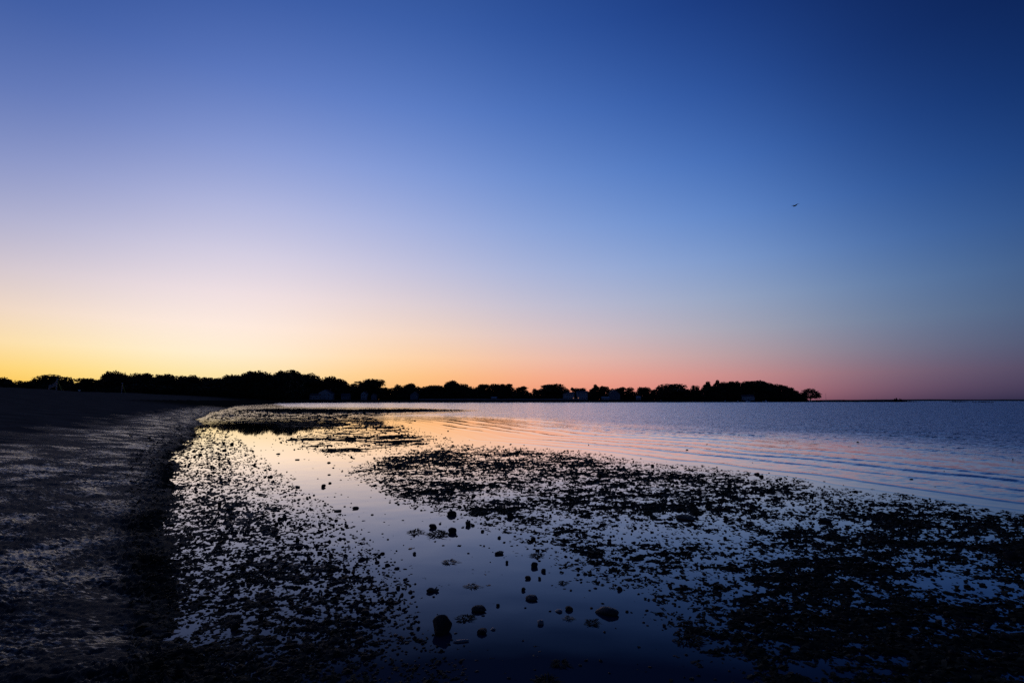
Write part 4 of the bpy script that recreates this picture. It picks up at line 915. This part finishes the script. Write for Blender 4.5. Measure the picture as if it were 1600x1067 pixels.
MARKS = [(688, 985, 'largest stone in the pool'), (706, 815, 'four-stone cluster at the pool head'), (780, 862, 'flattish oval stone in mid pool'), (835, 881, 'angular stone at the weed tip'), (889, 950, 'stone with a pale shell'),
         (948, 955, 'long flat grey stone'), (969, 917, 'lone diamond-shaped stone'), (505, 757, 'squarish stone in the upper pool'), (355, 692, 'stones in the golden reflection'), (307, 711, 'two stones at the beach foot'),
         (397, 724, 'lone round stone left of the upper pool'), (540, 795, 'stone pair in the middle pool'), (450, 843, 'thin upright stone in the margin'), (345, 788, 'tall narrow stone by the beach'), (379, 885, 'tall narrow stone in the lower margin'),
         (407, 962, 'upright dark block'), (365, 977, 'bulky black stone at near left'), (480, 950, 'rounded stone in the near margin'), (570, 955, 'peaked weed-hung stone'), (1580, 867, 'big boulder at the right edge'), (1292, 811, 'low black boulder in the weed'),
         (1075, 806, 'broad weed-covered hump'), (1190, 742, 'small stone at the sea edge'), (1020, 726, 'small stone on the far rim'), (866, 730, 'small hump on the far rim'), (1075, 1000, 'seaweed clump below the weed bed')]
by_place = {}
for i in top_n:
    dd = [((px[i] - a) ** 2 + (1.5 * (py[i] - b)) ** 2, a, b, t) for a, b, t in MARKS]; d_, a, b, t = min(dd)
    ox, oy = px[i] - a, 1.5 * (py[i] - b)
    side = ('left of' if ox < 0 else 'right of') if abs(ox) > abs(oy) else ('beyond' if oy < 0 else 'below')
    by_place.setdefault((t, side), []).append((d_, i))
NAME = {}
for (t, side), l in by_place.items():
    for k, (d_, i) in enumerate(sorted(l)):
        NAME[i] = ('nearest' if k == 0 else ORD[k] + ' nearest' if k < len(ORD) else 'far-off') + ' small dark stone ' + side + ' the ' + t
for i in top_n:
    lab = NAME[i]
    gr = 'small stones at the foot of the beach' if s_[i] > 0 else 'small stones in the mud margin' if dg[i] > -12 else 'small stones in the weed bed' if dm[i] > -8 else 'small stones in the open water'
    me_ = ROCKS[int(rng.integers(0, 10))]
    o = obj('stone', me_, None); s = size[i]
    o.location = (x[i], y[i], zb[i] + s * .15); o.scale = (s * rng.uniform(.8, 1.25), s * rng.uniform(.8, 1.25), s * rng.uniform(.6, 1.0)); o.rotation_euler = (rng.uniform(-.4, .4), rng.uniform(-.4, .4), rng.uniform(0, 6))
    tag(o, lab, 'stone', gr)
rest = order[180:]
import bmesh as _bm
bmt = _bm.new(); _bm.ops.create_icosphere(bmt, subdivisions=1, radius=1.0); bmt.verts.ensure_lookup_table()
iv = np.array([v.co[:] for v in bmt.verts]); jf = np.array([[v.index for v in f.verts] for f in bmt.faces]); bmt.free()
n = len(rest); nv = len(iv)
lump = 1 + rng.uniform(-.28, .22, (n, nv, 1))
sc = np.stack([rng.uniform(.8, 1.5, n), rng.uniform(.7, 1.2, n), rng.uniform(.45, .9, n)], 1)[:, None, :] * size[rest][:, None, None] * .8
v = iv[None] * lump * sc; th = rng.uniform(0, 6.28, n); c_, s2 = np.cos(th)[:, None], np.sin(th)[:, None]
v = np.stack([v[..., 0] * c_ - v[..., 1] * s2, v[..., 0] * s2 + v[..., 1] * c_, v[..., 2]], -1) + np.stack([x[rest], y[rest], zb[rest]], 1)[:, None, :]
f = (jf[None] + (np.arange(n) * nv)[:, None, None]).reshape(-1, 3)
tag(obj('pebbles', mesh('pebbles', v.reshape(-1, 3), f, True), 'stone'), 'countless dark pebbles strewn over the mud, weed and shallows', 'pebbles', kind='stuff')

# ------------------------------------------------------------------ seaweed fronds all over the mats
px, py, x, y = scatter(90000, None, 668, 1090, 200, 1680)
z, wet_, weed_, s_ = ground(x, y); dm = zone(x, y, MATS); dg = zone(x, y, MARGIN)
pr = np.where(dm > -10, .9, np.where(dg > -5, .45, 0.012)) * np.where(z > -.012, 1, .06); pr = np.where((s_ > -.2) & (s_ < 1.1), .6, pr); pr = np.where(s_ >= 1.1, .02, pr)
keep = rng.uniform(size=len(x)) < pr
x, y, z, s_ = x[keep], y[keep], z[keep], s_[keep]; n = len(x); dist = np.hypot(np.hypot(x, y), EYE)
z = np.where(s_ > 0, z, np.maximum(z, 0.0))
a = rng.uniform(0, 6.28, n); el = rng.uniform(-.05, .35, n); L_ = (.022 + .0035 * dist) * rng.lognormal(0, .35, n); w = L_ * rng.uniform(.10, .28, n)
d = np.stack([np.cos(a), np.sin(a), el], 1); sd_ = np.stack([-np.sin(a), np.cos(a), rng.uniform(-.4, .4, n)], 1); c0 = np.stack([x, y, z - .002], 1); up = np.array([0, 0, 1.0])
m1 = c0 + d * (L_ * .55)[:, None] + up * (L_ * .06)[:, None]; e_ = c0 + d * L_[:, None] - up * (L_ * el * .75)[:, None]
W_ = w[:, None] * sd_
v = np.stack([c0 - W_ * .5, c0 + W_ * .5, m1 + W_, m1 - W_, e_ + W_ * .4, e_ - W_ * .4], 1).reshape(-1, 3)
k = np.arange(n)[:, None] * 6
f = np.concatenate([k + np.array([[0, 1, 2, 3]]), k + np.array([[3, 2, 4, 5]])], 0)
tag(obj('seaweed', mesh('seaweed', v, f), 'weed'), 'dark brown seaweed fronds matted over the tidal flat', 'seaweed', kind='stuff')

# ------------------------------------------------------------------ the gull
def gull(px, py, dep, label):
    p = at_depth(px, py, dep); m = MB()
    ys = [-.30, -.24, -.15, 0, .12, .19, .24, .29, .33]; rs = [.012, .045, .075, .085, .065, .045, .05, .03, .006]; zs = [.0, 0, 0, 0, .01, .02, .03, .025, .02]
    m.tube([(0, a_, b_) for a_, b_ in zip(ys, zs)], rs, 10)
    m.poly([(-.03, -.22, .012), (.03, -.22, .012), (.08, -.42, .012), (-.08, -.42, .012), (-.03, -.22, -.012), (.03, -.22, -.012), (.08, -.42, -.004), (-.08, -.42, -.004)],
           [(0, 1, 2, 3), (7, 6, 5, 4), (0, 4, 5, 1), (1, 5, 6, 2), (2, 6, 7, 3), (3, 7, 4, 0)])
    for s in (-1, 1):
        st = [(.02, .10, .00, .20, .03), (.22, .13, .10, .20, .026), (.42, .12, .13, .17, .02), (.58, .03, .09, .12, .012), (.72, -.10, .02, .03, .006)]; vs = []
        for sx, yy_, zz, ch, th_ in st: vs += [(s * sx, yy_, zz), (s * sx, yy_ - ch * .4, zz + th_), (s * sx, yy_ - ch, zz), (s * sx, yy_ - ch * .4, zz - th_ * .3)]
        fs = [(i * 4 + j, (i + 1) * 4 + j, (i + 1) * 4 + (j + 1) % 4, i * 4 + (j + 1) % 4) for i in range(4) for j in range(4)] + [(0, 1, 2, 3), (19, 18, 17, 16)]
        m.poly(vs, fs)
    o = m.build('gull', 'gull')
    md = o.modifiers.new('one_skin', 'REMESH'); md.mode = 'VOXEL'; md.voxel_size = .011; md.use_smooth_shade = True
    o.scale = (1.35,) * 3; o.location = p; o.rotation_euler = (math.radians(-6), math.radians(-20), math.radians(18))
    return tag(o, label, 'bird')
gull(1242.5, 321.5, 82, 'lone gull gliding high over the bay with tilted wings')
